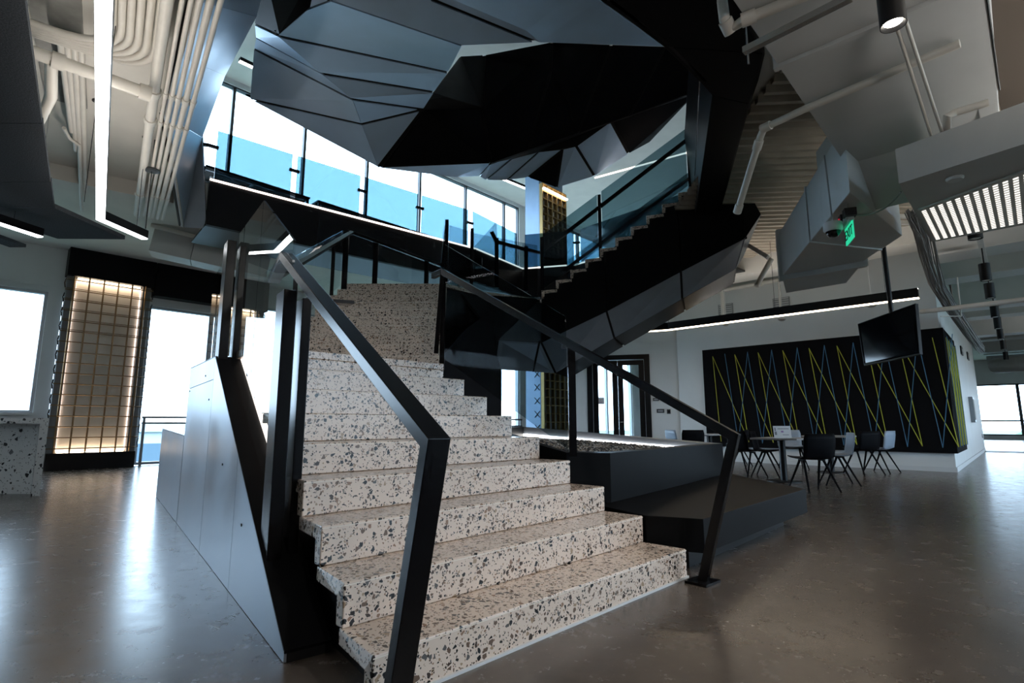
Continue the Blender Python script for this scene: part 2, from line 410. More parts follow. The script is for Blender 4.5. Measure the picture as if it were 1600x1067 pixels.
def wbox(s0, s1, o0, o1, z0, z1, mb=None):
    return (mb or MB()).hexa([dpt(s0, z0, o0), dpt(s1, z0, o0), dpt(s1, z0, o1), dpt(s0, z0, o1), dpt(s0, z1, o0), dpt(s1, z1, o0), dpt(s1, z1, o1), dpt(s0, z1, o1)])
wbox(-.15, sR, -.25, 0, 0, CEIL, m); wbox(sL, sE, -.25, 0, 0, CEIL, m); wbox(sR, sL, -.25, 0, DT, CEIL, m)
m.obj('wall_door', 'white', kind='structure')
m = MB(); m.gbox(26.2, 26.5, CB + .3, 14, 0, CEIL); m.obj('wall_room_end', 'white', kind='structure')
m = MB(); m.gbox(45, 45.3, -9, 15.5, 3.4, CEIL2); m.gbox(45, 45.3, -9, 15.5, 0, .25); m.gbox(45, 45.3, 4.5, 15.5, .2, 3.5); m.obj('wall_far', 'white', kind='structure')
for k in range(4): pass
def window_a(a, b0, b1, z0, z1, rails=()):
    wi[0] += 1
    e = thing('window_%d' % wi[0], kind='structure', loc=G(a, (b0 + b1) / 2, z0)); m = MB(); fw = .08
    m.gbox(a, a + .15, b0, b0 + fw, z0, z1); m.gbox(a, a + .15, b1 - fw, b1, z0, z1)
    m.gbox(a, a + .15, b0 + fw, b1 - fw, z0, z0 + fw); m.gbox(a, a + .15, b0 + fw, b1 - fw, z1 - fw, z1)
    for r in rails: m.gbox(a, a + .13, b0 + fw, b1 - fw, r - .05, r + .05)
    m.obj('window_frame', 'dframe', e); MB().gbox(a + .06, a + .07, b0 + fw, b1 - fw, z0 + fw, z1 - fw).obj('pane', 'window', e)
for k in range(6): window_a(45.05, -9 + k * 2.25, -9 + (k + 1) * 2.25, .25, 3.4, rails=(1.15,))
# walls behind and right of the photographer
m = MB(); m.gbox(-12.3, -12, -9, 15.8, 0, CEIL2); m.obj('wall_behind', 'white', kind='structure')
m = MB(); m.gbox(-12, 45.3, -9.3, -9, 0, .6); m.gbox(-12, 45.3, -9.3, -9, 4.3, CEIL2); m.gbox(20, 45.3, -9.3, -9, .6, 4.3); m.gbox(-12, 5, -9.3, -9, .6, 4.3); m.obj('wall_right', 'white', kind='structure')
for k in range(5): window(5 + k * 3, 5 + (k + 1) * 3, .6, 4.3, b=-9.2)  # windows added out of view to let daylight onto the right side
m = MB(); m.gbox(26.2, 26.5, -9, 15.5, FL2, CEIL2); m.obj('wall_end', 'white', kind='structure')
# baseboards
MB().gbox(MA - .018, MA, CB, bcor, 0, .1).obj('baseboard_mural', 'base', kind='structure')
MB().gbox(MA, 26.4, CB - .018, CB, 0, .1).obj('baseboard_corridor', 'base', kind='structure')
MB().gbox(25.5, 26.5, CB - 3.0, CB - .02, .0, .012).obj('floor_mat', 'steelbl', kind='structure')

# ------------------------------------------------------------------ cladding round the opening
cl = thing('trim_3', kind='structure', loc=(-4.5, 7, 4.5))
L1 = [onz(285, 355, 4.5), onz(258, 180, 4.5), onz(305, 0, 4.5), onz(330, -90, 4.5)]
L2 = [onz(322, 357, 4.5), onz(316, 215, 5.34), onz(401, 26, 5.5), onz(430, -90, 5.5)]
mid1 = onz(352, 118, 5.42); mid0 = onz(281, 88, 4.5)
facet('panel', [L1[0], L2[0], L2[1]], 'steel', cl, 0)
facet('panel', [L1[0], L2[1], L1[1]], 'steel', cl, 0)
facet('panel', [L1[1], L2[1], mid1, mid0], 'steel', cl, .001)
facet('panel', [mid0, mid1, L2[2], L1[2]], 'steel', cl, .001)
facet('panel', [L1[2], L2[2], L2[3], L1[3]], 'steel', cl, .001)
# return of the left cladding up to the ceiling
for i in range(3): facet('return_panel', [L1[i], L1[i + 1], V((L1[i + 1].x, L1[i + 1].y, CEIL)), V((L1[i].x, L1[i].y, CEIL))], 'concrete', cl, .0, toward=(-9, 4, 3), backing=False)
# far fascia with the lit edge
cf = thing('trim_4', kind='structure', loc=(-3, 11, 4.5))
fe = [V((-5.5, 9.2, 0)), V((-.97, 13.1, 0)), V((.27, 14.9, 0)), V((1.8, 14.5, 0)), V((4.6, 11.4, 0))]
for i in range(4):
    p, q = fe[i], fe[i + 1]; n = 3 if i == 0 else 1
    for k in range(n):
        a_, b_ = p.lerp(q, k / n) + V((q.y - p.y, p.x - q.x, 0)).normalized() * .07, p.lerp(q, (k + 1) / n) + V((q.y - p.y, p.x - q.x, 0)).normalized() * .07
        facet('panel', [a_ + Z * 4.5, b_ + Z * 4.5, b_ + Z * 5.36, a_ + Z * 5.36], 'black', cf, .004)
    d = (q - p).normalized(); nn = V((d.y, -d.x, 0))
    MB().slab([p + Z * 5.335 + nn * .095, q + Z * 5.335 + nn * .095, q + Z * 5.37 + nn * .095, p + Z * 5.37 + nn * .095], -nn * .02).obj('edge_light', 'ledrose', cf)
    MB().prism([p, q, q - nn * 1.2, p - nn * 1.2], 4.5, 4.54).obj('soffit_panel', 'black', cf)
# right cladding: dark soffit band along the near and right side of the opening
cr = thing('trim_5', kind='structure', loc=(2, 6, SOF))
r1 = [(880, -70), (940, 0), (1037, 73), (1096, 130), (1113, 149), (1086, 341)]
r2 = [(1110, -70), (1150, 0), (1195, 84), (1185, 125), (1172, 163), (1120, 350)]
P1 = [onz(*q, SOF) for q in r1]; P2 = [onz(*q, SOF) for q in r2]
for i in (0, 1, 2, 4):
    j = i + 1 if i != 2 else 4
    facet('panel', [P1[i], P1[j], P2[j], P2[i]] if i != 2 else [P1[2], P1[3], P1[4], P2[4], P2[3], P2[2]], 'steelbl', cr, .005, bmat='black')
P1s = [P1[0], P1[1], P1[2], P1[3], P1[4], P1[5]]
for i in (0, 1, 2, 3, 4):
    a_, b_ = P1s[i], P1s[i + 1]; t_ = 6.3 if i >= 2 else 5.5
    facet('side_panel', [a_, b_, V((b_.x - (.0 if i < 3 else .12), b_.y, t_)), V((a_.x - (.0 if i < 4 else .12), a_.y, t_))], 'steelbl' if i >= 3 else 'black', cr, .004, toward=(0, 9, 6), bmat='black')
MB().bar(P1[3] + V((-.02, 0, .03)), P1[5] + V((-.05, -.1, .25)), .01, .01).obj('edge_glint', 'chrome', cr)  # bright bar standing in for a thin reflection down this edge
for i in range(5):
    a_, b_ = P2[i], P2[i + 1]
    facet('return_panel', [a_, b_, V((b_.x, b_.y, CEIL)), V((a_.x, a_.y, CEIL))], 'black', cr, .0, toward=(6, 3, 4), backing=False)

# ------------------------------------------------------------------ main staircase
st = thing('staircase', 'wide speckled terrazzo staircase with black steel sides turning up to the next floor', 'staircase', (0, 4, 0))
def PL(n): return V((-.498 - .19 * (n - 1), 2.076 + .252 * (n - 1), 0))
def PR(n): return V((1.158 - .2315 * (n - 1), 3.74 + .2118 * (n - 1), 0))
fwd = V((-.709, .706, 0))
TH = .065
def step(l0, r0, l1, r1, z, up, extra=.03):
    """L-shaped terrazzo step: riser slab under the nosing, tread slab on top"""
    m = MB(); b = V(up) * .06
    def sec(p, q): q = V(q) + V(up) * extra; p = V(p); z0 = z - R_ + .001; return [p + Z * z, p + Z * z0, p + b + Z * z0, p + b + Z * (z - TH), q + Z * (z - TH), q + Z * (z - .0005)]
    sl_, sr_ = sec(l0, l1), sec(r0, r1)
    fs = [(0, 1, 2, 3, 4, 5), tuple(range(11, 5, -1))] + [((i + 1) % 6, i, 6 + i, 6 + (i + 1) % 6) for i in range(6)]
    m.add(sl_ + sr_, fs)
    o = m.obj('step', 'terr', st, bevel=.006)
    f_ = V(up) * .0012; MB().prism([V(l0) - f_, V(r0) - f_, V(r0) + f_, V(l0) + f_], z - .0125, z - .009).obj('nosing_line', 'cream', o)  # pale strip painted in for the highlight along the nosing edge
    return o
base = MB()
TP = lambda x, y: V((x, y, 0))
for n in range(1, 9):
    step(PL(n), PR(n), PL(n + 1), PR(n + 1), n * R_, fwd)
    i0 = V((.56, .54, 0)).normalized()
    base.prism([PL(n) + i0 * .09 + fwd * .055, PR(n) - i0 * .02 + fwd * .055, PR(n + 1) - i0 * .02 + fwd * .06, PL(n + 1) + i0 * .09 + fwd * .06], 0, n * R_ - TH - .004)
# quarter-turn landing step
lnd = [PL(9), PR(9), TP(-.80, 6.18), TP(-2.9, 6.18), TP(-2.9, 5.25)]
m = MB(); m.prism(lnd, 9 * R_ - TH, 9 * R_); m.prism([PL(9), PR(9), PR(9) + fwd * .06, PL(9) + fwd * .06], 8 * R_ + .001, 9 * R_ - TH)
m.obj('step', 'terr', st, bevel=.006)
base.prism([PL(9) + V((.06, .12, 0)), PR(9) + fwd * .06, TP(-.83, 6.18), TP(-2.8, 6.18), TP(-2.8, 5.3)], 0, 9 * R_ - TH - .004)
def UY(n): return 6.18 + .3134 * (n - 10)
def UR(n): return -.80 - .0365 * (n - 10)
for n in range(10, 20):
    y0, y1 = UY(n), UY(n + 1)
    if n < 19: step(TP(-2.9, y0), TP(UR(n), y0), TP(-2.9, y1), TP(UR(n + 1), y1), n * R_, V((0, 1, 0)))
    base.prism([TP(-2.82, y0 + .06), TP(UR(n) - .02, y0 + .06), TP(UR(n + 1) - .02, y1 + .06), TP(-2.82, y1 + .06)], max(0, n * R_ - .75), n * R_ - TH - .004)
LZ = 19 * R_
fd = V((.938, -.347, 0)); fb = V((.347, .938, 0)); FW = 1.9
def FK(k): return V((.573 + .273 * (k - 1), 10.2 - .101 * (k - 1), 0))
lp = [TP(-2.9, UY(19)), TP(UR(19), UY(19)), TP(-.75, 9.42), FK(1), FK(1) + fb * FW, TP(-.6, 12.0)]
m = MB(); m.prism(lp, LZ - TH, LZ); m.prism([TP(-2.9, UY(19)), TP(UR(19), UY(19)), TP(UR(19), UY(19) + .06), TP(-2.9, UY(19) + .06)], 18 * R_ + .001, LZ - TH)
m.obj('step', 'terr', st, bevel=.006)
base.obj('stair_base', 'black', st)
fb2 = MB()
for k in range(1, 12):
    a_, b_ = FK(k), FK(k + 1)
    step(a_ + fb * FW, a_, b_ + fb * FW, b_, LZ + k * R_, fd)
    fb2.prism([a_ + fd * .06 + fb * .04, b_ + fd * .06 + fb * .04, b_ + fd * .06 + fb * FW, a_ + fd * .06 + fb * FW], LZ + k * R_ - .7, LZ + k * R_ - TH - .004)
fb2.prism([(p.x, p.y) for p in (lp[0] + V((.06, .06, 0)), lp[1] + V((-.02, .06, 0)), lp[2] + V((-.02, .06, 0)), lp[3] + V((-.02, .06, 0)), lp[4], lp[5])], LZ - .7, LZ - TH - .004)
fb2.obj('stair_base', 'black', st)
# black side cladding of the second flight, then the angled soffit below it
cz = [online(*q, FK(1), fd) for q in [(846, 536), (948, 487), (1064, 425), (1164, 373)]]
tz = []
for c_ in cz:
    k = (c_ - FK(1)).dot(fd) / .2911 + 1
    tz.append(V((c_.x, c_.y, LZ + (k - .35) * R_ - .1)))
tz[0].z = LZ + .02; tz[-1].z = min(tz[-1].z, FL2 - .05)
for i in range(3):
    top = [tz[i], tz[i + 1]]
    facet('side_panel', [cz[i], cz[i + 1], tz[i + 1], tz[i]], 'steelbl', st, [.006, .018, .004, .018], toward=EYE)
zig = MB()
for k in range(1, 11):                                   # dark infill behind the stepped edge
    a_, b_ = FK(k), FK(k + 1)
    zig.slab([a_ + Z * (LZ + (k - 1) * R_ - .14) + fb * .004, b_ + Z * (LZ + k * R_ - .14) + fb * .004, b_ + Z * (LZ + k * R_ - TH) + fb * .004, a_ + Z * (LZ + k * R_ - TH) + fb * .004], fb * .03)
zig.obj('side_infill', 'black', st)
bz = [online(*q, FK(1) + fb * .75, fd) for q in [(868, 583), (960, 528), (1066, 467), (1150, 420)]]
for i in range(3):
    facet('soffit_panel', [bz[i], bz[i + 1], cz[i + 1], cz[i]], 'steel', st, [.004, .022, .004, .022])
for i in range(3):
    facet('underside_panel', [bz[i], bz[i + 1], bz[i + 1] + fb * 1.2, bz[i] + fb * 1.2], 'steelbl', st, [.004, .02, .004, .02], toward=(2, 11, 0))
# the tapering black end block where the flight meets the upper floor
e0, e1 = cz[3], onz(1176, 324, 5.2)
ends = [cz[3], onY(1189, 335, 9.0), onY(1178, 322, 9.6), tz[3]]
facet('end_panel', ends, 'steelbl', st, .004)
facet('end_panel', [bz[3], onY(1162, 400, 9.6), ends[1], cz[3]], 'steel', st, .004)
# black block below the landing and its raked pier
d0 = [onY(690, 452, 9.1), onY(778, 532, 9.4), onY(846, 530, 10.0), onY(846, 470, 10.1)]
q0, q1, q2 = onY(778, 532, 9.45), onY(846, 528, 9.95), cz[0]
q3, q4 = onY(772, 577, 10.2), onY(868, 583, 10.5)
facet('soffit_panel', [q3, bz[0], cz[0], q0], 'steel', st, [.004, .02, .004, .02])
facet('side_panel', [q0, cz[0], tz[0], V((-.9, 9.3, LZ - .1))], 'black', st, .004)
MB().prism([(-.86, 6.2), (-.62, 7.3), (-.36, 9.2), (-.2, 10.4), (-1.35, 10.4), (-1.02, 7.3)], 0, [1.72, 2.3, 2.95, 3.3, 2.9, 1.9]).obj('pier', 'mural', st)
for a_, b_ in ((q3, q0), (onY(833, 580, 10.3), onY(843, 533, 9.8))): MB().bar(a_, b_, .03, .03).obj('joint_rib', 'black', st)
# pale line where the bottom riser meets the floor
MB().prism([PL(1) - fwd * .012, PR(1) - fwd * .012, PR(1), PL(1)], 0, .012).obj('sealant_line', 'base', st)

# ------------------------------------------------------------------ steel plinth on the left of the stair
dL = V((-.604, .797, 0)); nI = V((.797, .604, 0)); p0 = V((-.965, 2.447, 0))
pl = thing('stair_plinth', 'raked blackened steel plinth wall rising along the left side of the stair', 'plinth', p0)
def PP(s, z, o=0.0): q = p0 + dL * s + nI * o; return V((q.x, q.y, z))
ztop = lambda s: .05 + .611 * min(s, 2.46) + max(0, s - 2.46) * .02
prof = [0, 1.25, 2.46, 4.03]
body = MB()
WI = [.2, .2, .22, .24]
for i in range(3):
    s0, s1 = prof[i], prof[i + 1]
    body.hexa([PP(s0, 0, .014), PP(s1, 0, .014), PP(s1, 0, WI[i + 1]), PP(s0, 0, WI[i]), PP(s0, ztop(s0) - .012, .014), PP(s1, ztop(s1) - .012, .014), PP(s1, ztop(s1) - .012, WI[i + 1]), PP(s0, ztop(s0) - .012, WI[i])])
body.obj('core', 'carpet', pl)
for i in range(3):
    s0, s1 = prof[i], prof[i + 1]
    if i == 2:
        facet('panel', [PP(s0, 0), PP(s1, 0), PP(s1, 1.36), PP(s0, 1.36)], 'steel', pl, .003, th=.012, toward=(-9, 0, 1), backing=False)
        facet('panel', [PP(s0, 1.36), PP(s1, 1.36), PP(s1, ztop(s1)), PP(s0, ztop(s0))], 'steel', pl, .003, th=.012, toward=(-9, 0, 1), backing=False)
    else:
        facet('panel', [PP(s0, 0), PP(s1, 0), PP(s1, ztop(s1)), PP(s0, ztop(s0))], 'steel', pl, .003, th=.012, toward=(-9, 0, 1), backing=False)
for i in range(2):
    s0, s1 = prof[i], prof[i + 1]
    MB().slab([PP(s0, ztop(s0), .0), PP(s1, ztop(s1), .0), PP(s1, ztop(s1), WI[i + 1]), PP(s0, ztop(s0), WI[i])], (0, 0, -.012)).obj('top_plate', 'steelbl', pl)
MB().slab([PP(2.46, ztop(2.46)), PP(4.03, ztop(4.03)), PP(4.03, ztop(4.03), .24), PP(2.46, ztop(2.46), .22)], (0, 0, -.012)).obj('top_plate', 'steelbl', pl)
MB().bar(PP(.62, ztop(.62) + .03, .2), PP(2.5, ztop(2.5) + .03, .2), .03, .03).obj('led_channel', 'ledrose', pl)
for s_, z_ in ((3.9, 1.33), (2.9, 1.42), (2.6, 1.2), (1.75, .72), (1.0, .42)):
    c_ = PP(s_, z_, -.001); MB().lathe(c_, [(.008, -.004), (.008, .003)], 8, nI).obj('bolt', 'void', pl)
lo = thing('plinth_box', 'low blackened steel box at the far end of the stair plinth by the window', 'plinth', PP(5.3, 0))
m = MB(); m.hexa([PP(4.05, 0, .01), PP(6.6, 0, .01), PP(6.6, 0, .5), PP(4.05, 0, .5), PP(4.05, .87, .01), PP(6.6, .92, .01), PP(6.6, .92, .5), PP(4.05, .87, .5)]); m.obj('core', 'steelbl', lo)
facet('panel', [PP(4.05, 0), PP(6.6, 0), PP(6.6, .92), PP(4.05, .87)], 'steel', lo, .003, th=.009, toward=(-9, 0, 1), backing=False)
facet('top_panel', [PP(4.05, .88), PP(6.6, .93), PP(6.6, .93, .5), PP(4.05, .88, .5)], 'steel', lo, .003, th=.009, toward=(0, 0, 9), backing=False)

# ------------------------------------------------------------------ left glass guard with its posts
gl = thing('glass_guard', 'clear glass guard with peaked top and black flat posts on the left plinth', 'guard', PP(1, .7, .1))
go = .10
GZ = lambda s: 2.62 - max(0, (1.55 - s)) * .62
def gpan(s0, s1, z0, z1, z2, z3, mat='clear'):
    return MB().slab([PP(s0, z0, go), PP(s1, z1, go), PP(s1, z2, go), PP(s0, z3, go)], nI * .014).obj('pane', mat, gl)
gpan(.66, 1.55, ztop(.66) + .02, ztop(1.55) + .02, GZ(1.55), GZ(.66))
gpan(1.56, 2.42, ztop(1.56) + .02, ztop(2.42) + .02, 2.62, 2.62)
gpan(2.62, 3.7, ztop(2.62) + .01, ztop(3.7) + .01, 2.5, 2.62)
pB = PP(.52, 0, .08)
for s0, s1, z0, z1 in ((.45, .61, .28, 1.72), (2.42, 2.60, 1.45, 2.55)):
    MB().hexa([PP(s0, z0, .015), PP(s1, z0, .015), PP(s1, z0, .085), PP(s0, z0, .085), PP(s0, z1, .015), PP(s1, z1, .015), PP(s1, z1, .085), PP(s0, z1, .085)]).obj('post', 'rail', gl, bevel=.004)
    MB().hexa([PP(s0 + .02, z0, .12), PP(s1 - .02, z0, .12), PP(s1 - .02, z0, .17), PP(s0 + .02, z0, .17), PP(s0 + .02, z1 - .03, .12), PP(s1 - .02, z1 - .03, .12), PP(s1 - .02, z1 - .03, .17), PP(s0 + .02, z1 - .03, .17)]).obj('post', 'rail', gl, bevel=.004)
MB().bar(PP(.53, 1.69, .14), PP(.53, 1.71, .42), .07, .02).obj('bracket', 'rail', gl)

# ------------------------------------------------------------------ handrails
hl = thing('handrail', 'thick black square handrail leaning into the foreground left of the steps', 'handrail', (-.39, 1.88, 0))
bend = V((-.236, 1.68, .947)); bas = V((-.39, 1.88, 0)); sl = .585
topL = bend + dL * 1.93 + Z * (.56 * 1.93)
nS = V((.797, .604, 0))
MB().mitre([bas, bend, topL, topL + V((-.35, .62, .02)), V((-2.8, 6.2, 2.72)), V((-2.8, 9.0, 4.3)), V((-1.45, 11.1, 4.3))], .078, .05, side=nS).obj('rail', 'rail', hl, bevel=.003)
MB().box(bas + Z * .008, (.08, .06, 0), (-.06, .08, 0), (0, 0, .008)).obj('base_plate', 'rail', hl)
for s_ in (.25, .75):
    q = V((-2.86, 6.2 + 2.8 * s_, 0)); z_ = 2.72 + 1.58 * s_
    MB().bar(q + Z * (z_ - .02), q + Z * (z_ - .9), .05, .03, V((0, 1, 0))).obj('post', 'rail', hl)
for q in (V((-2.86, 8.9, 0)), V((-2.5, 9.5, 0)), V((-1.75, 10.65, 0))): MB().bar(q + Z * 4.28, q + Z * (LZ - .3), .09, .03, V((0, 1, 0))).obj('post', 'rail', hl)
hr = thing('handrail', 'slim black handrail on the right of the steps with a leaning foot on the concrete', 'handrail', (1.216, 3.617, 0))
dR = V((-.738, .675, 0)); sR_ = V((.675, .738, 0))
b2 = V((1.404, 3.445, .92)); a2 = V((1.216, 3.617, 0)); t2 = b2 + dR * 2.88 + Z * (.567 * 2.88)
MB().mitre([a2, b2, t2, t2 + V((-.12, .16, .0))], .045, .06, side=sR_).obj('rail', 'rail', hr, bevel=.003)
MB().box(a2 + Z * .008, V((.068, .062, 0)), V((-.05, .055, 0)), (0, 0, .008)).obj('base_plate', 'rail', hr)
MB().bar(t2 + V((0, 0, -.03)), t2 + V((-.05, .02, -.85)), .04, .04, V((0, 1, 0))).obj('post', 'rail', hr)

# right glass guard along the lower flight
gr = thing('glass_guard', 'smoked glass guard sloping beside the right end of the terrazzo steps', 'guard', (.5, 4.5, .7))
rl = V((-.738, .675, 0)); rp = V((.47, 4.44, 0))
def RP(s, z, o=.0): q = rp + rl * s + V((.675, .738, 0)) * o; return V((q.x, q.y, z))
MB().slab([RP(.03, .80), RP(1.62, 1.68), RP(1.62, 2.90), RP(.03, 1.90)], V((.675, .738, 0)) * .014).obj('pane', 'smoke', gr)
MB().bar(RP(-.03, .74), RP(-.03, 1.65), .06, .045, V((0, 1, 0))).obj('post', 'rail', gr)
MB().bar(RP(1.62, 1.55), RP(1.62, 2.6), .05, .04, V((0, 1, 0))).obj('post', 'rail', gr)
for z_ in (.0,): MB().bar(RP(-.06, 1.64), RP(.06, 1.64, 0), .03, .03).obj('clamp', 'rail', gr)
# glass up the right of the straight flight and round the half landing
gu = thing('glass_guard', 'smoked glass guard along the straight upper flight and half landing', 'guard', (-1, 8, 2))
def gwall(p, q, zp, zq, h0, h1, par, mat, name='pane', off=.0):
    p, q = V(p), V(q); d = (q - p).normalized(); n = V((-d.y, d.x, 0)) * .012
    return MB().slab([p + Z * (zp + h0), q + Z * (zq + h0), q + Z * (zq + h1), p + Z * (zp + h1)], n).obj(name, mat, par)
gwall((-.86, 6.3, 0), (-1.16, 8.9, 0), 10 * R_, 18.5 * R_, .02, 1.1, gu, 'smoke')
gwall((-1.1, 9.05, 0), (-.74, 9.38, 0), LZ, LZ, .02, 1.07, gu, 'smoke')
gwall((-.72, 9.44, 0), (.5, 10.14, 0), LZ, LZ, .02, 1.07, gu, 'smoke')
gwall((-2.93, 6.2, 0), (-2.93, 8.9, 0), 10 * R_, 18.5 * R_, .02, 1.0, gu, 'clear')
gwall((-2.88, 9.05, 0), (-1.5, 10.95, 0), LZ, LZ, .02, 1.0, gu, 'clear')
for q in ((-1.14, 9.0, 0), (-.73, 9.42, 0)): MB().bar(V(q) + Z * (LZ + .0), V(q) + Z * (LZ + 1.15), .06, .04, V((0, 1, 0))).obj('post', 'rail', gu)
# second flight guard: blue-grey panes, posts and a dark handrail
g2 = thing('glass_guard', 'tinted glass guard with dark handrail up the second stair flight', 'guard', FK(2) + Z * LZ)
g2o = .06
def FP(k, z, o=g2o): q = FK(k) + fb * o; return V((q.x, q.y, z))
for k0, k1 in ((1.1, 4.85), (5.15, 10.6)):
    MB().slab([FP(k0, LZ + k0 * R_ + .03), FP(k1, LZ + k1 * R_ + .03), FP(k1, LZ + k1 * R_ + 1.14), FP(k0, LZ + k0 * R_ + 1.14)], fb * .014).obj('pane', 'guardlt', g2)
for k0 in (1.0, 5.0, 10.75): MB().bar(FP(k0, LZ + k0 * R_ - .15), FP(k0, LZ + k0 * R_ + 1.1), .06, .04, fb).obj('post', 'rail', g2)
MB().mitre([FP(.8, LZ + .8 * R_ + .85, .14), FP(10.9, LZ + 10.9 * R_ + .95, .14)], .05, .06, side=fb).obj('rail', 'rail', g2)
MB().bar(FP(4.9, LZ + 5 * R_ + .95, .10), FP(5.1, LZ + 5 * R_ + .96, .10), .04, .03).obj('clamp', 'rail', g2)
MB().mitre([FP(.8, LZ + .8 * R_ + .9, FW - .1), FP(10.9, LZ + 10.9 * R_ + .95, FW - .1)], .05, .06, side=fb).obj('rail', 'rail', g2)
MB().slab([FP(1.1, LZ + R_, FW), FP(10.6, LZ + 10.6 * R_, FW), FP(10.6, LZ + 10.6 * R_ + 1.14, FW), FP(1.1, LZ + R_ + 1.14, FW)], fb * .014).obj('pane', 'guardlt', g2)
# free-standing peaked pane with its post on the half landing
g3 = thing('glass_guard', 'small peaked glass pane with black post on the half landing', 'guard', (-.8, 11, LZ))
pk = [onY(735, 392, 10.9), onY(775, 347, 11.4), onY(780, 420, 11.4), onY(742, 425, 10.9)]
MB().slab(pk, V((.2, .3, 0)).normalized() * .014).obj('pane', 'smoke', g3)
for x_, y0_, y1_, Y_ in ((776, 372, 450, 11.35), (822, 385, 455, 12.2)): MB().bar(onY(x_, y1_, Y_), onY(x_, y0_, Y_), .09, .05, V((0, 1, 0))).obj('post', 'rail', g3)
MB().mitre([onY(768, 362, 11.3), onY(776, 378, 11.35), onY(822, 390, 12.2), onY(848, 396, 12.4)], .05, .07).obj('rail', 'rail', g3)
MB().slab([onY(780, 378, 11.45), onY(820, 388, 12.2), onY(820, 425, 12.2), onY(780, 420, 11.45)], (.004, .012, 0)).obj('pane', 'smoke', g3)
MB().bar(onY(748, 404, 10.9), onY(748, 418, 10.9), .14, .14, V((0, 1, 0))).obj('post_shoe', 'rail', g3)

# ------------------------------------------------------------------ planter and bench slab to the right of the steps
bs = thing('stair_bench', 'low black slab bench beside the bottom steps on a recessed base', 'bench', (1.9, 5, 0))
bp_ = [TP(.95, 3.96), TP(1.31, 3.82), TP(2.93, 5.52), TP(2.82, 7.06), TP(2.5, 7.6), TP(.3, 5.2)]
MB().prism(bp_, .13, .356).obj('slab', 'steelbl', bs, bevel=.004)
bi = [TP(1.0, 4.05), TP(1.25, 3.98), TP(2.7, 5.55), TP(2.62, 6.9), TP(2.3, 7.4), TP(.4, 5.2)]
MB().prism(bi, 0, .128).obj('recessed_base', 'black', bs)
pt = thing('planter', 'raised black steel planter with gravel bed next to the stair', 'planter', (1.5, 6, .356))
po = [TP(.45, 4.52), TP(.82, 4.58), TP(2.72, 7.06), TP(.15, 8.7), TP(-.35, 6.1)]
pz = [.765, .758, .745, .95, .95]
pin = [TP(.47, 4.75), TP(.83, 4.80), TP(2.5, 7.05), TP(.18, 8.45), TP(-.2, 6.2)]
for i in range(5):
    j = (i + 1) % 5
    MB().hexa([V((*po[i][:2], .358)), V((*po[j][:2], .358)), V((*pin[j][:2], .358)), V((*pin[i][:2], .358)),
               V((*po[i][:2], pz[i])), V((*po[j][:2], pz[j])), V((*pin[j][:2], pz[j])), V((*pin[i][:2], pz[i]))]).obj('wall', 'steelbl' if i != 2 else 'steel', pt)
gz = [.66, .655, .625, .75, .76]
MB().prism(pin, .36, gz).obj('soil_bed', 'gravel', pt)
MB().bar(V((*pin[2][:2], .665)) + V((-.03, 0, 0)), V((*pin[3][:2], .825)) + V((-.01, -.03, 0)), .02, .035).obj('led_strip', 'led', pt)
def pebbles(mat, n, seed):
    rnd = random.Random(seed); m = MB()
    for _ in range(n):
        while True:
            x, y = rnd.uniform(-.2, 2.5), rnd.uniform(4.8, 8.4)
            ins = all((pin[(i + 1) % 5].x - pin[i].x) * (y - pin[i].y) - (pin[(i + 1) % 5].y - pin[i].y) * (x - pin[i].x) > .02 for i in range(5))
            if ins: break
        t_ = min(1, max(0, ((V((x, y, 0)) - pin[2]).dot(V((-2.1, 1.0, 0)).normalized())) / 2.6))
        # height of the gravel plane from its rim corners
        zz = .645 + .105 * min(1, max(0, (V((x, y, 0)) - V((1.65, 5.95, 0))).dot(V((-.77, .64, 0))) / 1.75))
        r_ = rnd.uniform(.014, .03); c = V((x, y, zz + r_ * .3)); an = rnd.uniform(0, 6.28); e = V((math.cos(an), math.sin(an), 0)) * r_ * rnd.uniform(.9, 1.5); g = V((-math.sin(an), math.cos(an), 0)) * r_
        m.add([c - e, c + e, c - g, c + g, c + Z * r_ * .7, c - Z * r_ * .7], [(0, 2, 4), (2, 1, 4), (1, 3, 4), (3, 0, 4), (2, 0, 5), (1, 2, 5), (3, 1, 5), (0, 3, 5)])
    return m.obj('gravel', mat, pt, kind='stuff')
pebbles('peb1', 2600, 1); pebbles('peb2', 1500, 2); pebbles('peb3', 1100, 3)

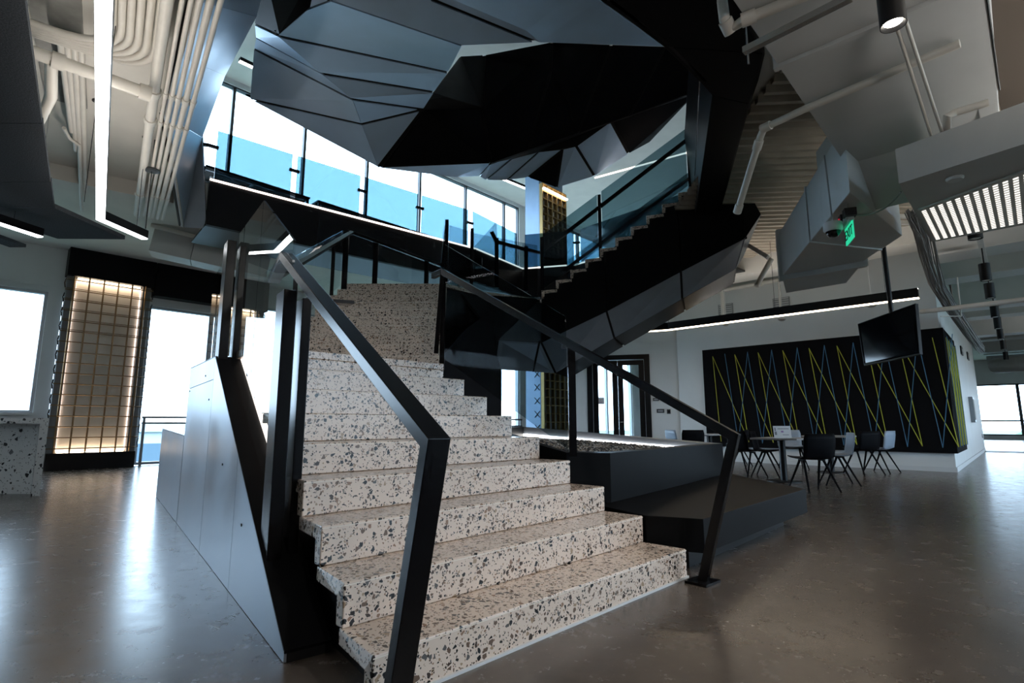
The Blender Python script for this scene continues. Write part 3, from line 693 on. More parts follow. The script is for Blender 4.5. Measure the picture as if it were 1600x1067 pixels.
# ------------------------------------------------------------------ overhead stair: faceted dark mass
us = thing('overhead_staircase', 'faceted dark steel underside of the next staircase hanging in the atrium', 'staircase', (0, 8, 6))
U = dict(
    a0=(410, -60, 5.2), a1=(398, 38, 6.6), a2=(400, 59, 7.0), a3=(397, 76, 7.3), a4=(390.5, 155, 8.3),
    c0=(484, 12, 5.75), cx=(500, -60, 5.0), c1=(434, 56, 6.4), c2=(503, 115.5, 7.2), c3=(551, 155.4, 7.8), c4=(565, 194, 8.45), c5=(591, 261, 9.35),
    s0=(516, 0, 5.75), sx=(470, -20, 5.3), r0=(722, 71, 6.85), r1=(700, 113, 7.5), r2=(678, 144, 8.0), r3=(661, 171, 8.45),
    t0=(560, -110, 4.4), b0=(677, 0, 5.75), b1=(838, 66, 6.85), b2=(1037, 73, 7.1), b3=(935, 0, 5.8), b4=(870, -110, 4.5), bx=(640, -110, 4.4),
    d0=(720, 88, 9.3), d1=(757, 86, 9.35), d2=(862, 66, 9.45), d3=(955, 70, 9.5), d4=(1040, 73, 9.5), d5=(1090, 100, 9.5),
    e1=(754, 168, 9.05), e2=(860, 112, 9.3),
    f0=(594, 262, 9.35), f1=(767, 255, 9.45), f2=(826, 234, 9.55), f3=(903, 208, 9.6), f4=(985, 180, 9.6), f5=(1088, 142, 9.6),
    h0=(712, 277, 10.1), h1=(749, 275, 10.3), h2=(798, 249, 9.75), h3=(760, 281, 10.4), h4=(841, 238, 9.9), h5=(793, 281, 10.5), h6=(879, 234, 9.95), h7=(825, 277, 10.6), h8=(870, 293, 10.5),
    h9=(901, 229, 9.9), i0=(929, 275, 10.6), i1=(955, 190, 9.75), i2=(982, 240, 10.6), i3=(1015, 222, 10.7), i4=(1085, 148, 9.9), i5=(1085, 162, 10.8),
)
UV = {k: onY(*v) for k, v in U.items()}
def onplane(k, p, q, r):                 # keep each cladding plate flat
    n = (UV[q] - UV[p]).cross(UV[r] - UV[p]); d = ray(*U[k][:2]); UV[k] = EYE + d * ((UV[p] - EYE).dot(n) / d.dot(n))
for k in ('s0', 'r0'): onplane(k, 'c0', 'c1', 'r1')
for k in ('b0', 't0', 'bx'): onplane(k, 's0', 'r0', 'b1')
for k in ('b3', 'b4'): onplane(k, 'b0', 'b1', 'b2')
onplane('cx', 'c0', 's0', 't0')
SM, CR = .028, .003                      # open joint, folded crease
def uf(name, ks, ws, mat='steelup'):
    return facet(name, [UV[k] for k in ks], mat, us, ws, th=.02)
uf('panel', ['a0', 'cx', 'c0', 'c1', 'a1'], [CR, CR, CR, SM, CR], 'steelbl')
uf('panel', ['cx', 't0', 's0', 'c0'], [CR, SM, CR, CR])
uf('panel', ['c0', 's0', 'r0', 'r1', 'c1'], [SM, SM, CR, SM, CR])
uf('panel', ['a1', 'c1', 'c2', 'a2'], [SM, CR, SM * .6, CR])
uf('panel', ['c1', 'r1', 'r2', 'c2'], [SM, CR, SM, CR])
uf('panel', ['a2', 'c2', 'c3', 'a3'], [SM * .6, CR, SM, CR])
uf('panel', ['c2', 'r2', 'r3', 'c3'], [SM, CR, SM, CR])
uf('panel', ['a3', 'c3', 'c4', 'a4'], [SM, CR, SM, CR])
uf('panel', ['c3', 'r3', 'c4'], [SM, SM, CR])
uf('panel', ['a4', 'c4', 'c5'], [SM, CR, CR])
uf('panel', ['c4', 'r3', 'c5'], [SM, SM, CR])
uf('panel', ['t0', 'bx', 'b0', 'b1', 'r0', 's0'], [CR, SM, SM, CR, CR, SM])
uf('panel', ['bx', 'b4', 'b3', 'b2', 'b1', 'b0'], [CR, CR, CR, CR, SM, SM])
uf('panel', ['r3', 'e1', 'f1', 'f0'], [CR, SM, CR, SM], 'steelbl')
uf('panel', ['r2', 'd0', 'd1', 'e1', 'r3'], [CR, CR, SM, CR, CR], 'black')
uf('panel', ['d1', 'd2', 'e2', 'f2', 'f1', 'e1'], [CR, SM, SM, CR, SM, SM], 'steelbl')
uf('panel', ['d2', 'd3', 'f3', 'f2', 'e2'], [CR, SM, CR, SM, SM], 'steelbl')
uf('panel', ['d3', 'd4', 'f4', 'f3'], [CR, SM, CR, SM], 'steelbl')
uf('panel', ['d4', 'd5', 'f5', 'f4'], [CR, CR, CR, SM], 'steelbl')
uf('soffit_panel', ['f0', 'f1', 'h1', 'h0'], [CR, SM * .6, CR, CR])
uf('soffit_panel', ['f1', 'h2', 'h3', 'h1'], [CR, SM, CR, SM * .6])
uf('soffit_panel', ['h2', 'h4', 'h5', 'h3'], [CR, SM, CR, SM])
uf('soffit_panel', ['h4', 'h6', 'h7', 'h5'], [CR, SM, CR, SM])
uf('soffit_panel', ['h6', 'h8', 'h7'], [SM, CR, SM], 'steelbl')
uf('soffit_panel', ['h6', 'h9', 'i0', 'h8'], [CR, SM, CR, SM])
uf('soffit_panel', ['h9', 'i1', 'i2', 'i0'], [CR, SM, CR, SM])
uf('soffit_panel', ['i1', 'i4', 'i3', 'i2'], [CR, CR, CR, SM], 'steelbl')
MB().slab([UV['f1'], UV['f2'], UV['f3'], UV['f4'], UV['f5'], UV['i4'], UV['i1'], UV['h9'], UV['h6'], UV['h4'], UV['h2']], (0, .05, .12)).obj('shadow_gap', 'black', us)
# edge strip light along the far rim of the mass
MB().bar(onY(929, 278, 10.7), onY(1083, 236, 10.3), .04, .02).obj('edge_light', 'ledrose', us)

# ------------------------------------------------------------------ glowing lattice columns in the window wall
def lattice(name, label, a0, a1, b0, z0, z1, zb0, zb1, nv, nh, lit=True, rod='gold', head=None):
    e = thing(name, label, 'light column', G((a0 + a1) / 2, b0, 0))
    d = .34
    MB().gbox(a0, a1, b0 - d, b0, 0, z0).obj('base', 'black', e)
    h = head or (a0, a1)
    MB().gbox(h[0], h[1], b0 - d, b0, z1, zb1).obj('header', 'steelbl', e)
    MB().gbox(a0 + .16, a1 - .16, b0 - .06, b0 - .03, z0, z1).obj('back_panel', 'cream', e)
    for s0, s1 in ((a0, a0 + .16), (a1 - .16, a1)): MB().gbox(s0, s1, b0 - .24, b0 - .03, z0, z1).obj('cheek', 'grey', e)
    if lit:
        MB().gbox(a0 + .2, a1 - .2, b0 - .16, b0 - .08, z1 - .02, z1 - .005).obj('lamp', 'ledw', e)
        MB().gbox(a0 + .2, a1 - .2, b0 - .16, b0 - .08, z0 + .003, z0 + .015).obj('lamp', 'ledw', e)
        for s in (a0 + .175, a1 - .175): MB().gbox(s - .006, s + .006, b0 - .09, b0 - .07, z0 + .03, z1 - .03).obj('lamp', 'ledrose', e)
    rb = b0 - .31
    for k in range(nv):
        s = a0 + .12 + (a1 - a0 - .24) * k / (nv - 1)
        MB().tube([G(s, rb, z0 - .06), G(s, rb, z1 + .02)], .017, 6).obj('upright_rod', rod, e)
    for k in range(nh):
        z = z0 + .1 + (z1 - z0 - .2) * k / (nh - 1)
        MB().tube([G(a0 - .03, rb - .03, z), G(a1 + .03, rb - .03, z)], .012, 6).obj('cross_rod', rod, e)
        if k > nh - 7: MB().tube([G(a0 - .03, rb - .03, z + .035), G(a1 + .03, rb - .03, z + .035)], .008, 6).obj('cross_rod', rod, e)
    for s in (a0 - .03, a1 + .03):
        for k in range(12):
            z = z0 + .2 + (z1 - z0 - .4) * k / 11
            MB().tube([G(s, rb - .03, z - .1), G(s - .02, rb - .05, z), G(s, rb - .03, z + .1)], .012, 5).obj('lacing', 'black', e)
    return e
lattice('lattice_column', 'tall backlit column behind a bronze rod grid, nearest to the terrazzo counter', 1.70, 3.30, WB, .36, 4.28, 4.28, 4.96, 6, 17, head=(1.68, 3.35))
lattice('lattice_column', 'backlit bronze grid column half hidden behind the glass guard posts', 4.85, 6.0, WB, .36, 4.1, 4.1, 4.96, 5, 17, head=(3.37, 6.1))
MB().gbox(1.72, 2.9, WB - .1, WB, 4.98, 5.2).obj('trim_6', 'concrete', kind='structure')
# far column running through both storeys
fc = thing('lattice_column', 'far two-storey column with a blue laced side and brass lattice face', 'light column', onY(850, 690, 18.6))
c0 = onY(822, 650, 18.2); c1 = onY(845, 650, 17.6); c2 = onY(884, 650, 18.6)
c0.z = c1.z = c2.z = 0; c3 = c0 + (c2 - c1)
MB().prism([c0, c1, c2, c3], 0, .4).obj('base', 'black', fc)
MB().prism([c0, c1, c2, c3], .4, CEIL - .02).obj('core', 'blue', fc)
MB().prism([c0, c1, c2, c3], FL2 + .02, 10.7).obj('core', 'blue', fc)
q0 = (c2 - c1).normalized(); qn = V((q0.y, -q0.x, 0)); w_ = (c2 - c1).length
for zA, zB, mm in ((.5, CEIL - .1, 'grid'), (FL2 + .4, 9.2, 'brass')):
    MB().slab([c1 + qn * .01 + Z * zA, c2 + qn * .01 + Z * zA, c2 + qn * .01 + Z * zB, c1 + qn * .01 + Z * zB], qn * .02).obj('face_panel', 'cream' if mm == 'brass' else 'grey', fc)
    for k in range(6):
        p = c1 + q0 * (w_ * k / 5) + qn * .1; MB().bar(p + Z * zA, p + Z * zB, .035, .12, qn).obj('upright_rod', 'brass', fc)
    n = int((zB - zA) / .26)
    for k in range(n + 1):
        z = zA + (zB - zA) * k / n; MB().bar(c1 + qn * .1 + Z * z, c2 + qn * .1 + Z * z, .12, .03).obj('cross_rod', 'brass', fc)
s0 = (c1 - c0).normalized(); sn = V((s0.y, -s0.x, 0)); wl_ = (c1 - c0).length
for k in range(10):
    z = .75 + k * .44; p, q = c0 + s0 * wl_ * .62 + sn * .012, c0 + s0 * wl_ * .95 + sn * .012
    MB().tube([p + Z * z, q + Z * (z + .2)], .012, 5).tube([p + Z * (z + .2), q + Z * z], .012, 5).obj('lacing', 'black', fc)
MB().bar(c1 + qn * .2 + Z * (9.0), c2 + qn * .2 + Z * 9.0, .08, .04).obj('lamp', 'ledw', fc)

# ------------------------------------------------------------------ upper floor: guard, tables, stools
ug = thing('glass_balustrade', 'row of blue tinted glass panes along the upper floor edge', 'balustrade', (-3, 11, FL2))
ed = (fe[1] - fe[0]).normalized(); en = V((-ed.y, ed.x, 0)); elen = (fe[1] - fe[0]).length
for k in range(4):
    s0_, s1_ = .1 + k * (elen - .1) / 4, (k + 1) * (elen - .1) / 4
    p, q = fe[0] + ed * s0_ + en * .12, fe[0] + ed * s1_ + en * .12
    MB().slab([p + Z * 5.2, q + Z * 5.2, q + Z * 6.42, p + Z * 6.42], en * .016).obj('pane', 'guard', ug)
    for c_ in (q + ed * .05,): MB().box(c_ + Z * 6.08, ed * .1, en * .03, Z * .025).obj('clamp', 'black', ug)
p = fe[0] + en * .12; MB().box(p + Z * 6.08, ed * .13, en * .03, Z * .025).obj('clamp', 'black', ug)
for i in (1, 2, 3):
    a_, b_ = fe[i], fe[i + 1]; d = (b_ - a_).normalized(); n = V((-d.y, d.x, 0))
    MB().slab([a_ + d * .08 + n * .1 + Z * 5.3, b_ - d * .08 + n * .1 + Z * 5.3, b_ - d * .08 + n * .1 + Z * 6.42, a_ + d * .08 + n * .1 + Z * 6.42], n * .016).obj('pane', 'guard', ug)
    MB().box(b_ + n * .1 + Z * 6.05, d * .1, n * .03, Z * .025).obj('clamp', 'black', ug)
MB().slab([V((-5.55, 9.15, 5.35)), V((-4.9, 7.9, 5.45)), V((-4.9, 7.9, 6.45)), V((-5.55, 9.15, 6.42))], (-.014, -.006, 0)).obj('pane', 'guard', ug)
def high_table(a0, a1, b0, b1, label):
    t = thing('high_table', label, 'table', G((a0 + a1) / 2, (b0 + b1) / 2, FL2), 'high tables on the upper floor')
    zt = FL2 + .98
    MB().gbox(a0, a1, b0, b1, zt, zt + .04).obj('tabletop', 'steelbl', t)
    m = MB(); m.gbox(a0 + .02, a1 - .02, b0 + .02, b0 + .06, zt - .06, zt); m.gbox(a0 + .02, a1 - .02, b1 - .06, b1 - .02, zt - .06, zt)
    m.gbox((a0 + a1) / 2 - .03, (a0 + a1) / 2 + .03, b0 + .06, b1 - .06, zt - .05, zt); m.obj('frame', 'frame', t)
    for a in (a0 + .02, a1 - .07):
        for b in (b0 + .02, b1 - .07): MB().gbox(a, a + .05, b, b + .05, FL2, zt).obj('leg', 'black', t)
high_table(3.0, 5.6, 11.9, 12.7, 'first dark high table behind the blue glass, beside the left cladding')
high_table(5.8, 8.5, 11.9, 12.7, 'second dark high table behind the blue glass panes')
high_table(8.7, 11.3, 11.9, 12.7, 'third dark high table behind the blue glass, farthest right')
def make_stool(label, loc, grp, mat='dframe', h=.72):
    t = thing('bar_stool', label, 'stool', loc, grp); x, y, z = loc
    m = MB(); m.lathe((x, y, z + h), [(.02, -.02), (.14, -.015), (.19, .0), (.2, .018), (.18, .022), (.05, .01)], 20); m.obj('seat', mat, t, smooth=True)
    for k in range(4):
        an = .78 + k * 1.571; cx, cy = math.cos(an), math.sin(an)
        MB().tube([(x + cx * .12, y + cy * .12, z + h - .01), (x + cx * .2, y + cy * .2, z)], .009, 6).obj('leg', mat, t)
    m = MB(); m.tube([(x + math.cos(k * .3927) * .17, y + math.sin(k * .3927) * .17, z + .25) for k in range(17)], .008, 6); m.obj('footrest', mat, t)
    return t
s0_ = make_stool('slim metal bar stool under the first high table, next to the left cladding', onz(345, 281, FL2 + .72) - Z * .72, 'bar stools on the upper floor')
names = [((433, 305), 'bar stool under the right half of the first high table'), ((529, 332), 'bar stool under the left end of the second high table'), ((572, 343), 'bar stool under the middle of the second high table'), ((609, 354), 'bar stool under the right end of the second high table'),
         ((641, 364), 'bar stool under the left end of the third high table'), ((671, 373), 'bar stool under the middle of the third high table'), ((709, 383), 'bar stool under the right end of the third high table')]
for a_, lb in names: copy_tree(s0_, onz(a_[0], a_[1], FL2 + .72) - Z * .72, .2, lb)
def linear_light(name, label, pts, w, h, mat='led', body='black', cat='light', hang=(), zc=CEIL, side=None, uplight=None):
    t = thing(name, label, cat, pts[0]); pts = [V(p) for p in pts]
    MB().mitre([p + Z * (h / 2 + .012) for p in pts], w, h, side=side).obj('housing', body, t)
    MB().mitre([p + Z * .006 for p in pts], w * .92, .012, side=side).obj('diffuser', mat, t)
    if uplight: MB().mitre([p + Z * (h + .0092) for p in pts], w * .8, .008, side=side).obj('upper_diffuser', uplight, t)
    for p in hang:
        MB().tube([V(p) + Z * h, V((p[0], p[1], zc))], .004, 5).obj('hanger', 'black', t)
        MB().lathe((p[0], p[1], zc - .012), [(.05, 0), (.05, .012)], 16).obj('canopy', 'black', t)
    return t
linear_light('linear_light', 'short bright ceiling light on the upper floor near the far column', [onz(785, 280, 10.3), onz(824, 296, 10.3)], .12, .1, zc=CEIL2)
linear_light('linear_light', 'small bright ceiling light on the upper floor beside the left cladding', [onz(374, 96, 10.3), onz(395, 106, 10.3)], .12, .1, zc=CEIL2)

# ------------------------------------------------------------------ left foreground: counter, felt cloud, pendant line lights
ct = thing('counter', 'pale speckled terrazzo counter with a square open end at the left edge', 'counter', (-6.7, 7.8, 0))
cd_ = V((-.62, .72, 0))
def cpr(x0, x1, y0, y1, z0, z1, nm): a0_, a1_ = V((x0, 7.74, 0)), V((x1, 7.74, 0)); MB().prism([a0_ + cd_ * y0, a1_ + cd_ * y0, a1_ + cd_ * y1, a0_ + cd_ * y1], z0, z1).obj(nm, 'terr2', ct)
cpr(-9.5, -6.6, 0, 1, 1.0, 1.075, 'top'); cpr(-6.72, -6.6, 0, 1, 0, .998, 'end_leg'); cpr(-9.5, -6.73, .3, .95, 0, .998, 'back_panel')
fz = 3.8
fl = thing('felt_ceiling_panel', 'large dark charcoal felt ceiling cloud hanging in the upper left corner', 'ceiling panel', onz(20, 200, fz))
fp = [onz(60, -150, fz), onz(38, 0, fz), onz(62, 165, fz), onz(85, 325, fz), onz(195, 374, fz), onz(90, 373, fz), onz(0, 345, fz), onz(-160, 320, fz), onz(-160, -150, fz)]
def cut(p, q, y): t = (y - p.y) / (q.y - p.y); return p + (q - p) * t
y1, y2 = 4.7, 5.95
el = fp[1]; er = fp[3]; wl0, wl1 = fp[8], fp[7]
bands = []
xr = lambda y: (el + (er - el) * ((y - el.y) / (er.y - el.y)))
xl = lambda y: (wl0 + (wl1 - wl0) * ((y - wl0.y) / (wl1.y - wl0.y)))
ys = [fp[0].y, 3.1, y1, y2, er.y]
for i in range(4):
    m = MB().prism([(xl(ys[i]).x, ys[i] + .004), (xr(ys[i]).x, ys[i] + .004), (xr(ys[i + 1]).x, ys[i + 1] - .004), (xl(ys[i + 1]).x, ys[i + 1] - .004)], fz, fz + .06); m.obj('felt_tile', 'felt', fl)
MB().prism([(p.x, p.y) for p in (V((xl(er.y).x, er.y + .005, 0)), V((er.x, er.y + .005, 0)), fp[4], fp[5], fp[6])], fz, fz + .06).obj('felt_tile', 'felt', fl)
MB().bar(onz(-60, 352, fz - .1), onz(28, 384, fz - .1), .25, .05).obj('felt_blade', 'felt', fl)
for x_, y_ in ((30, 100), (60, 300), (10, 280)): q = onz(x_, y_, fz); MB().tube([q + Z * .05, V((q.x, q.y, CEIL))], .004, 5).obj('hanger', 'wire', fl)
pz_ = 3.5
lp0, lp1, lp2 = onz(163, -90, pz_), onz(157, 344, pz_), onz(226, 374, pz_)
linear_light('linear_light', 'long white pendant light line running down the upper left with a short bent end', [lp0, lp1, lp2], .095, .11, mat='tube', uplight='upled', hang=[(lp1.x + .02, lp1.y - .3, pz_), (lp2.x - .02, lp2.y - .15, pz_), (lp0.lerp(lp1, .5).x, lp0.lerp(lp1, .5).y, pz_)])  # upward glow added to this pendant to brighten the left ceiling
linear_light('linear_light', 'short black line light below the felt cloud at the left edge', [onz(-120, 312, 3.55), onz(63, 371, 3.55)], .1, .11, mat='tube', hang=[onz(20, 357, 3.55)])

# ------------------------------------------------------------------ exposed conduits and pipes, upper left
CG = 'painted conduits under the left ceiling'
def pipe(label, pts, r, mat='pipe', name='conduit', grp=None, cat='pipe', seg=10, couplings=()):
    pts = [V(p) for p in pts]; o = thing(name, label, cat, pts[0], grp)
    MB().tube(pts, r, seg).obj('tube', mat, o, smooth=True)
    for c_ in couplings:
        for i in range(len(pts) - 1):
            pass
        i, t = c_; p = pts[i].lerp(pts[i + 1], t); d = (pts[i + 1] - pts[i]).normalized()
        MB().tube([p - d * .05, p + d * .05], r * 1.3, seg).obj('coupling', mat, o, smooth=True)
    return o
def arc(p, c, q, n=7):
    p, c, q = V(p), V(c), V(q); return [p * (1 - t) ** 2 + c * 2 * t * (1 - t) + q * t * t for t in [k / n for k in range(n + 1)]]
pd = V((3.18, -4.27, 0)).normalized(); pn = V((pd.y, -pd.x, 0))
zc_ = 4.5
base_p = onz(214, 335, zc_); base_q = base_p + pd * 8.5
for k, (o_, r_) in enumerate([(0, .05), (-.10, .02), (-.16, .022), (-.22, .024), (-.29, .03), (-.36, .024)]):
    lb = ['thickest cream pipe of the bundle running beside the pendant light', 'first thin cream conduit right of the thick pipe', 'second thin cream conduit right of the thick pipe', 'third thin cream conduit right of the thick pipe', 'wider cream conduit next to the left steel cladding', 'outermost cream conduit beside the left steel cladding'][k]
    pipe(lb, [base_p + pn * o_, base_q + pn * o_], r_, grp=CG, couplings=((0, .12), (0, .42), (0, .5)))
for k in range(6):                                         # sweeping bends at the top
    y_ = 70 + k * 7; x_ = 172 + k * 12.5
    e_ = onz(x_ + 4, y_ + 8, 4.62); top = e_ + pd * 2.6
    lf = V((-.80, -.60, 0))
    turn = arc(e_ + pd * .45, e_, e_ + lf * (.45), 8)
    pipe('cream conduit sweeping round a bend above the pendant light, %s of six' % ['innermost', 'second', 'third', 'fourth', 'fifth', 'outermost'][k], [top] + turn + [e_ + lf * (2.4)], .032, grp='bent conduits above the pendant')
pm = onz(80, 92, 4.35); pe_ = onz(236, 148, 4.35); ps_ = onz(20, 70, 4.35)
pipe('thick cream sprinkler pipe crossing behind the pendant light', [ps_, pe_], .06, couplings=((0, .3), (0, .95)))
pipe('short cream branch pipe dropping from the crossing sprinkler pipe', [pm, onz(80, 150, 4.2), onz(64, 186, 4.1), onz(54, 184, 4.1)], .05)
for k in range(4):
    a_ = onz(94 + k * 11, 62 + k * 4, 4.7); b_ = onz(112 + k * 7, 205 + k * 30, 4.7)
    pipe('flat cream conduit crossing above the sprinkler pipe, %s of four' % ['first', 'second', 'third', 'last'][k], [a_, b_], .03, grp='four parallel conduits near the felt cloud')
pipe('thin cream conduit hooking right under the ceiling near the felt cloud', [onz(100, 200, 4.65), onz(108, 216, 4.65), onz(124, 227, 4.65), onz(126, 300, 4.65), onz(128, 330, 4.65)], .022)
sb = thing('ceiling_beam', 'cream concrete ceiling beam crossing behind the pendant light', 'beam', onz(150, 290, CEIL - .2))
m = MB(); q = onz(110, 268, CEIL); m.box(q + V((.35, .26, -.12)), V((.8, .6, 0)) * .95, V((-.6, .8, 0)) * .2, Z * .12); m.obj('beam', 'ceil', sb)
m = MB(); q = onz(95, 75, CEIL); m.box(q + V((0, 0, -.012)), V((-.6, .8, 0)) * 1.2, V((.8, .6, 0)) * .2, Z * .011); m.obj('patch', 'concrete', sb)
pn2 = thing('drop_pendant', 'thin black cord with round ceiling cup dropping beside the pipe bundle', 'pendant', onz(237, 268, 4.45))
q = onz(237, 268, 4.45); MB().lathe(q, [(.06, 0), (.1, .01), (.1, .025), (.03, .05)], 18).obj('cup', 'dframe', pn2); MB().tube([q, V((q.x, q.y, 3.62))], .006, 6).obj('cord', 'black', pn2); MB().tube([q, V((q.x, q.y, CEIL))], .01, 6).obj('stem', 'dframe', pn2)
ad = thing('air_duct', 'pale sheet metal duct with seams below the left cladding', 'duct', onY(320, 380, 10.2))
p, q = onY(240, 378, 10.6), onY(420, 420, 11.6)
d = (q - p); nseg = 3
for k in range(nseg):
    a_, b_ = p + d * (k / nseg), p + d * ((k + 1) / nseg - .006); MB().bar(a_, b_, .5, .52).obj('duct_section', 'duct', ad)
pipe('long pale pipe running above the duct below the left cladding', [onY(236, 352, 10.2), onY(430, 402, 11.3)], .045)

# ------------------------------------------------------------------ right ceiling: deck, ducts, bulkhead, pipes
md = MB(); NX = 46
x0, x1, yA, yB = 2.95, 9.2, 5.2, 14.5
for k in range(NX):
    y = yA + (yB - yA) * k / NX; s = (yB - yA) / NX
    off = lambda x: (x - 3) * -.12
    md.add([(x0, y, CEIL - .03), (x1, y - .5, CEIL - .03), (x1, y + s * .55 - .5, CEIL - .03), (x0, y + s * .55, CEIL - .03),
            (x0, y + s * .7, CEIL - .11), (x1, y + s * .7 - .5, CEIL - .11), (x1, y + s - .5, CEIL - .11), (x0, y + s, CEIL - .11)], [(3, 2, 1, 0), (4, 5, 2, 3), (7, 6, 5, 4), (0 + 0, 1, 1, 0)][:3])
    md.add([(x0, y + s, CEIL - .11), (x1, y + s - .5, CEIL - .11), (x1, y + s * 1.15 - .5, CEIL - .03), (x0, y + s * 1.15, CEIL - .03)], [(3, 2, 1, 0)])
md.obj('ceiling_metal_deck', 'deck', kind='structure')
du = thing('air_duct', 'broad grey painted duct overhead at the upper right', 'duct', G(4, .6, 4))
for k, (s0, s1) in enumerate(((1.2, 4.55), (4.6, 7.0))): MB().gbox(s0, s1, -.15, 1.2, 4.0, 4.62).obj('duct_section', 'duct', du, bevel=.01)
MB().gbox(4.55, 4.6, -.18, 1.23, 3.97, 4.65).obj('flange', 'duct', du)
tr = MB().hexa([G(7.0, .1, 4.0), G(7.5, .5, 3.55), G(7.5, 1.6, 3.55), G(7.0, 1.2, 4.0), G(7.0, .1, 4.62), G(7.5, .5, 4.5), G(7.5, 1.6, 4.5), G(7.0, 1.2, 4.62)])
tr.obj('transition', 'duct', du)
du2 = thing('air_duct', 'angled grey duct with open mouth hanging behind the exit sign', 'duct', (4.6, 7.2, 3.5))
b_ = [onz(1328, 300, 3.5), onz(1222, 432, 3.5), onz(1350, 408, 3.5), onz(1410, 368, 3.5)]
k1 = b_[0].lerp(b_[1], .47); k2 = b_[3].lerp(b_[2], .5)
MB().prism([b_[0], k1, k2, b_[3]], 3.5, 4.28).obj('duct_section', 'duct', du2, bevel=.008)
MB().prism([k1, b_[1], b_[2], k2], 3.505, 4.27).obj('duct_section', 'duct', du2, bevel=.008)
dd_ = (b_[1] - b_[0]).normalized(); MB().prism([k1 - dd_ * .02 + V((-.02, 0, 0)), k1 + dd_ * .02 + V((-.02, 0, 0)), k2 + dd_ * .02, k2 - dd_ * .02], 3.48, 4.3).obj('flange', 'duct', du2)
MB().prism([b_[1] - dd_ * .03 + V((-.05, 0, 0)), b_[1] + dd_ * .06 + V((-.05, 0, 0)), b_[2] + dd_ * .06 + V((.05, 0, 0)), b_[2] - dd_ * .03 + V((.05, 0, 0))], 3.42, 4.33).obj('flange', 'duct', du2)
mo = [onz(1268, 452, 3.3), onz(1385, 425, 3.3)]
dm = (b_[2] - b_[1])
MB().hexa([b_[1] + Z * .0, b_[2] + Z * .0, b_[2] + dd_ * .9 - Z * .12, b_[1] + dd_ * .9 + dm * .2 - Z * .12, b_[1] + Z * .7, b_[2] + Z * .7, b_[2] + dd_ * .9 + Z * .5, b_[1] + dd_ * .9 + dm * .2 + Z * .5]).obj('mouth', 'duct', du2)
bk = thing('ceiling_bulkhead', 'grey drywall bulkhead with a lit slotted grille at the right', 'bulkhead', onz(1500, 330, 3.3))
bq = [onz(1405, 290, 3.3), onz(1640, 216, 3.3), onz(1640, 342, 3.3), onz(1455, 380, 3.3)]
MB().prism(bq, 3.32, 3.68).obj('body', 'duct', bk)
gq = [onz(1436, 329, 3.3), onz(1630, 258, 3.3), onz(1630, 345, 3.3), onz(1461, 377, 3.3)]
NR = 13
MB().prism([p + (sum(gq, V()) / 4 - p) * -.02 for p in gq], 3.3, 3.318).obj('grille_plate', 'duct', bk)
def bil(u, v): return gq[0].lerp(gq[1], u).lerp(gq[3].lerp(gq[2], u), v)
for k in range(NR):
    m = MB(); u0, u1 = (k + .24) / NR, (k + .76) / NR; ns = 22
    for j in range(ns):
        v0, v1 = .04 + .93 * j / ns, .04 + .93 * (j + .46) / ns
        c_ = [bil(u0, v0), bil(u1, v0), bil(u1, v1), bil(u0, v1)]
        m.prism(c_, 3.296, 3.2995)
    m.obj('slot_row', 'slot', bk)
MB().lathe(onz(1492, 280, 3.3) + Z * .0, [(.06, -.012), (.07, 0.0), (.07, .015)], 20).obj('smoke_detector', 'white', bk)
rdn = 'white sprinkler pipes at the right'
pipe('pale pipe crossing under the broad duct to the bare deck', [onz(1500, 68, 3.95), onz(1258, 170, 3.95), onz(1194, 200, 3.95), onz(1188, 214, 3.9), onz(1153, 328, 3.4)], .035, couplings=((1, .95), (3, .1), (3, .98)))
pipe('pale pipe with elbow at the top beside the dark soffit', [onz(1340, -40, 4.0), onz(1165, 30, 3.95), onz(1140, 46, 3.95), onz(1132, 30, 4.0), onz(1128, 0, 4.3)], .04, couplings=((0, .97), (2, .3)))
sg = thing('strut_channel', 'grey metal strut channel with threaded rod at the top right', 'strut', onz(1170, 80, 3.85))
MB().bar(onz(1162, 80, 3.85), onz(1330, -5, 3.85), .05, .05).obj('channel', 'chrome', sg); q = onz(1168, 78, 3.85); MB().tube([q - Z * .12, q + Z * .8], .007, 6).obj('rod', 'chrome', sg)
for k, (x_, y_) in enumerate([((1402, 45), (1456, 216)), ((1414, 30), (1473, 210))]):
    pipe('thin white conduit falling past the spotlight to the bulkhead, %s one' % ['left', 'right'][k], [onz(*x_, 3.92), onz(*y_, 3.72)], .014, grp='conduits behind the spotlight')
pipe('white pipe with elbow standing on the bulkhead at the right', [onz(1480, 208, 3.72), onz(1480, 182, 3.8), onz(1492, 176, 3.85), onz(1545, 160, 3.85)], .035)
hb = thing('ceiling_beam', 'dark rusty steel beam and hanger at the top right corner', 'beam', onz(1560, 60, 4.3))
MB().bar(onz(1510, -60, 4.3), onz(1545, 190, 4.1), .12, .3).obj('beam', 'duct', hb); MB().bar(onz(1600, -80, 4.45), onz(1640, 180, 4.45), .7, .25).obj('flange', plain('rust_brown', (.07, .05, .035), .8), hb)
MB().tube([onz(1540, -20, 4.0), onz(1562, 140, 4.0)], .008, 6).obj('rod', 'black', hb)
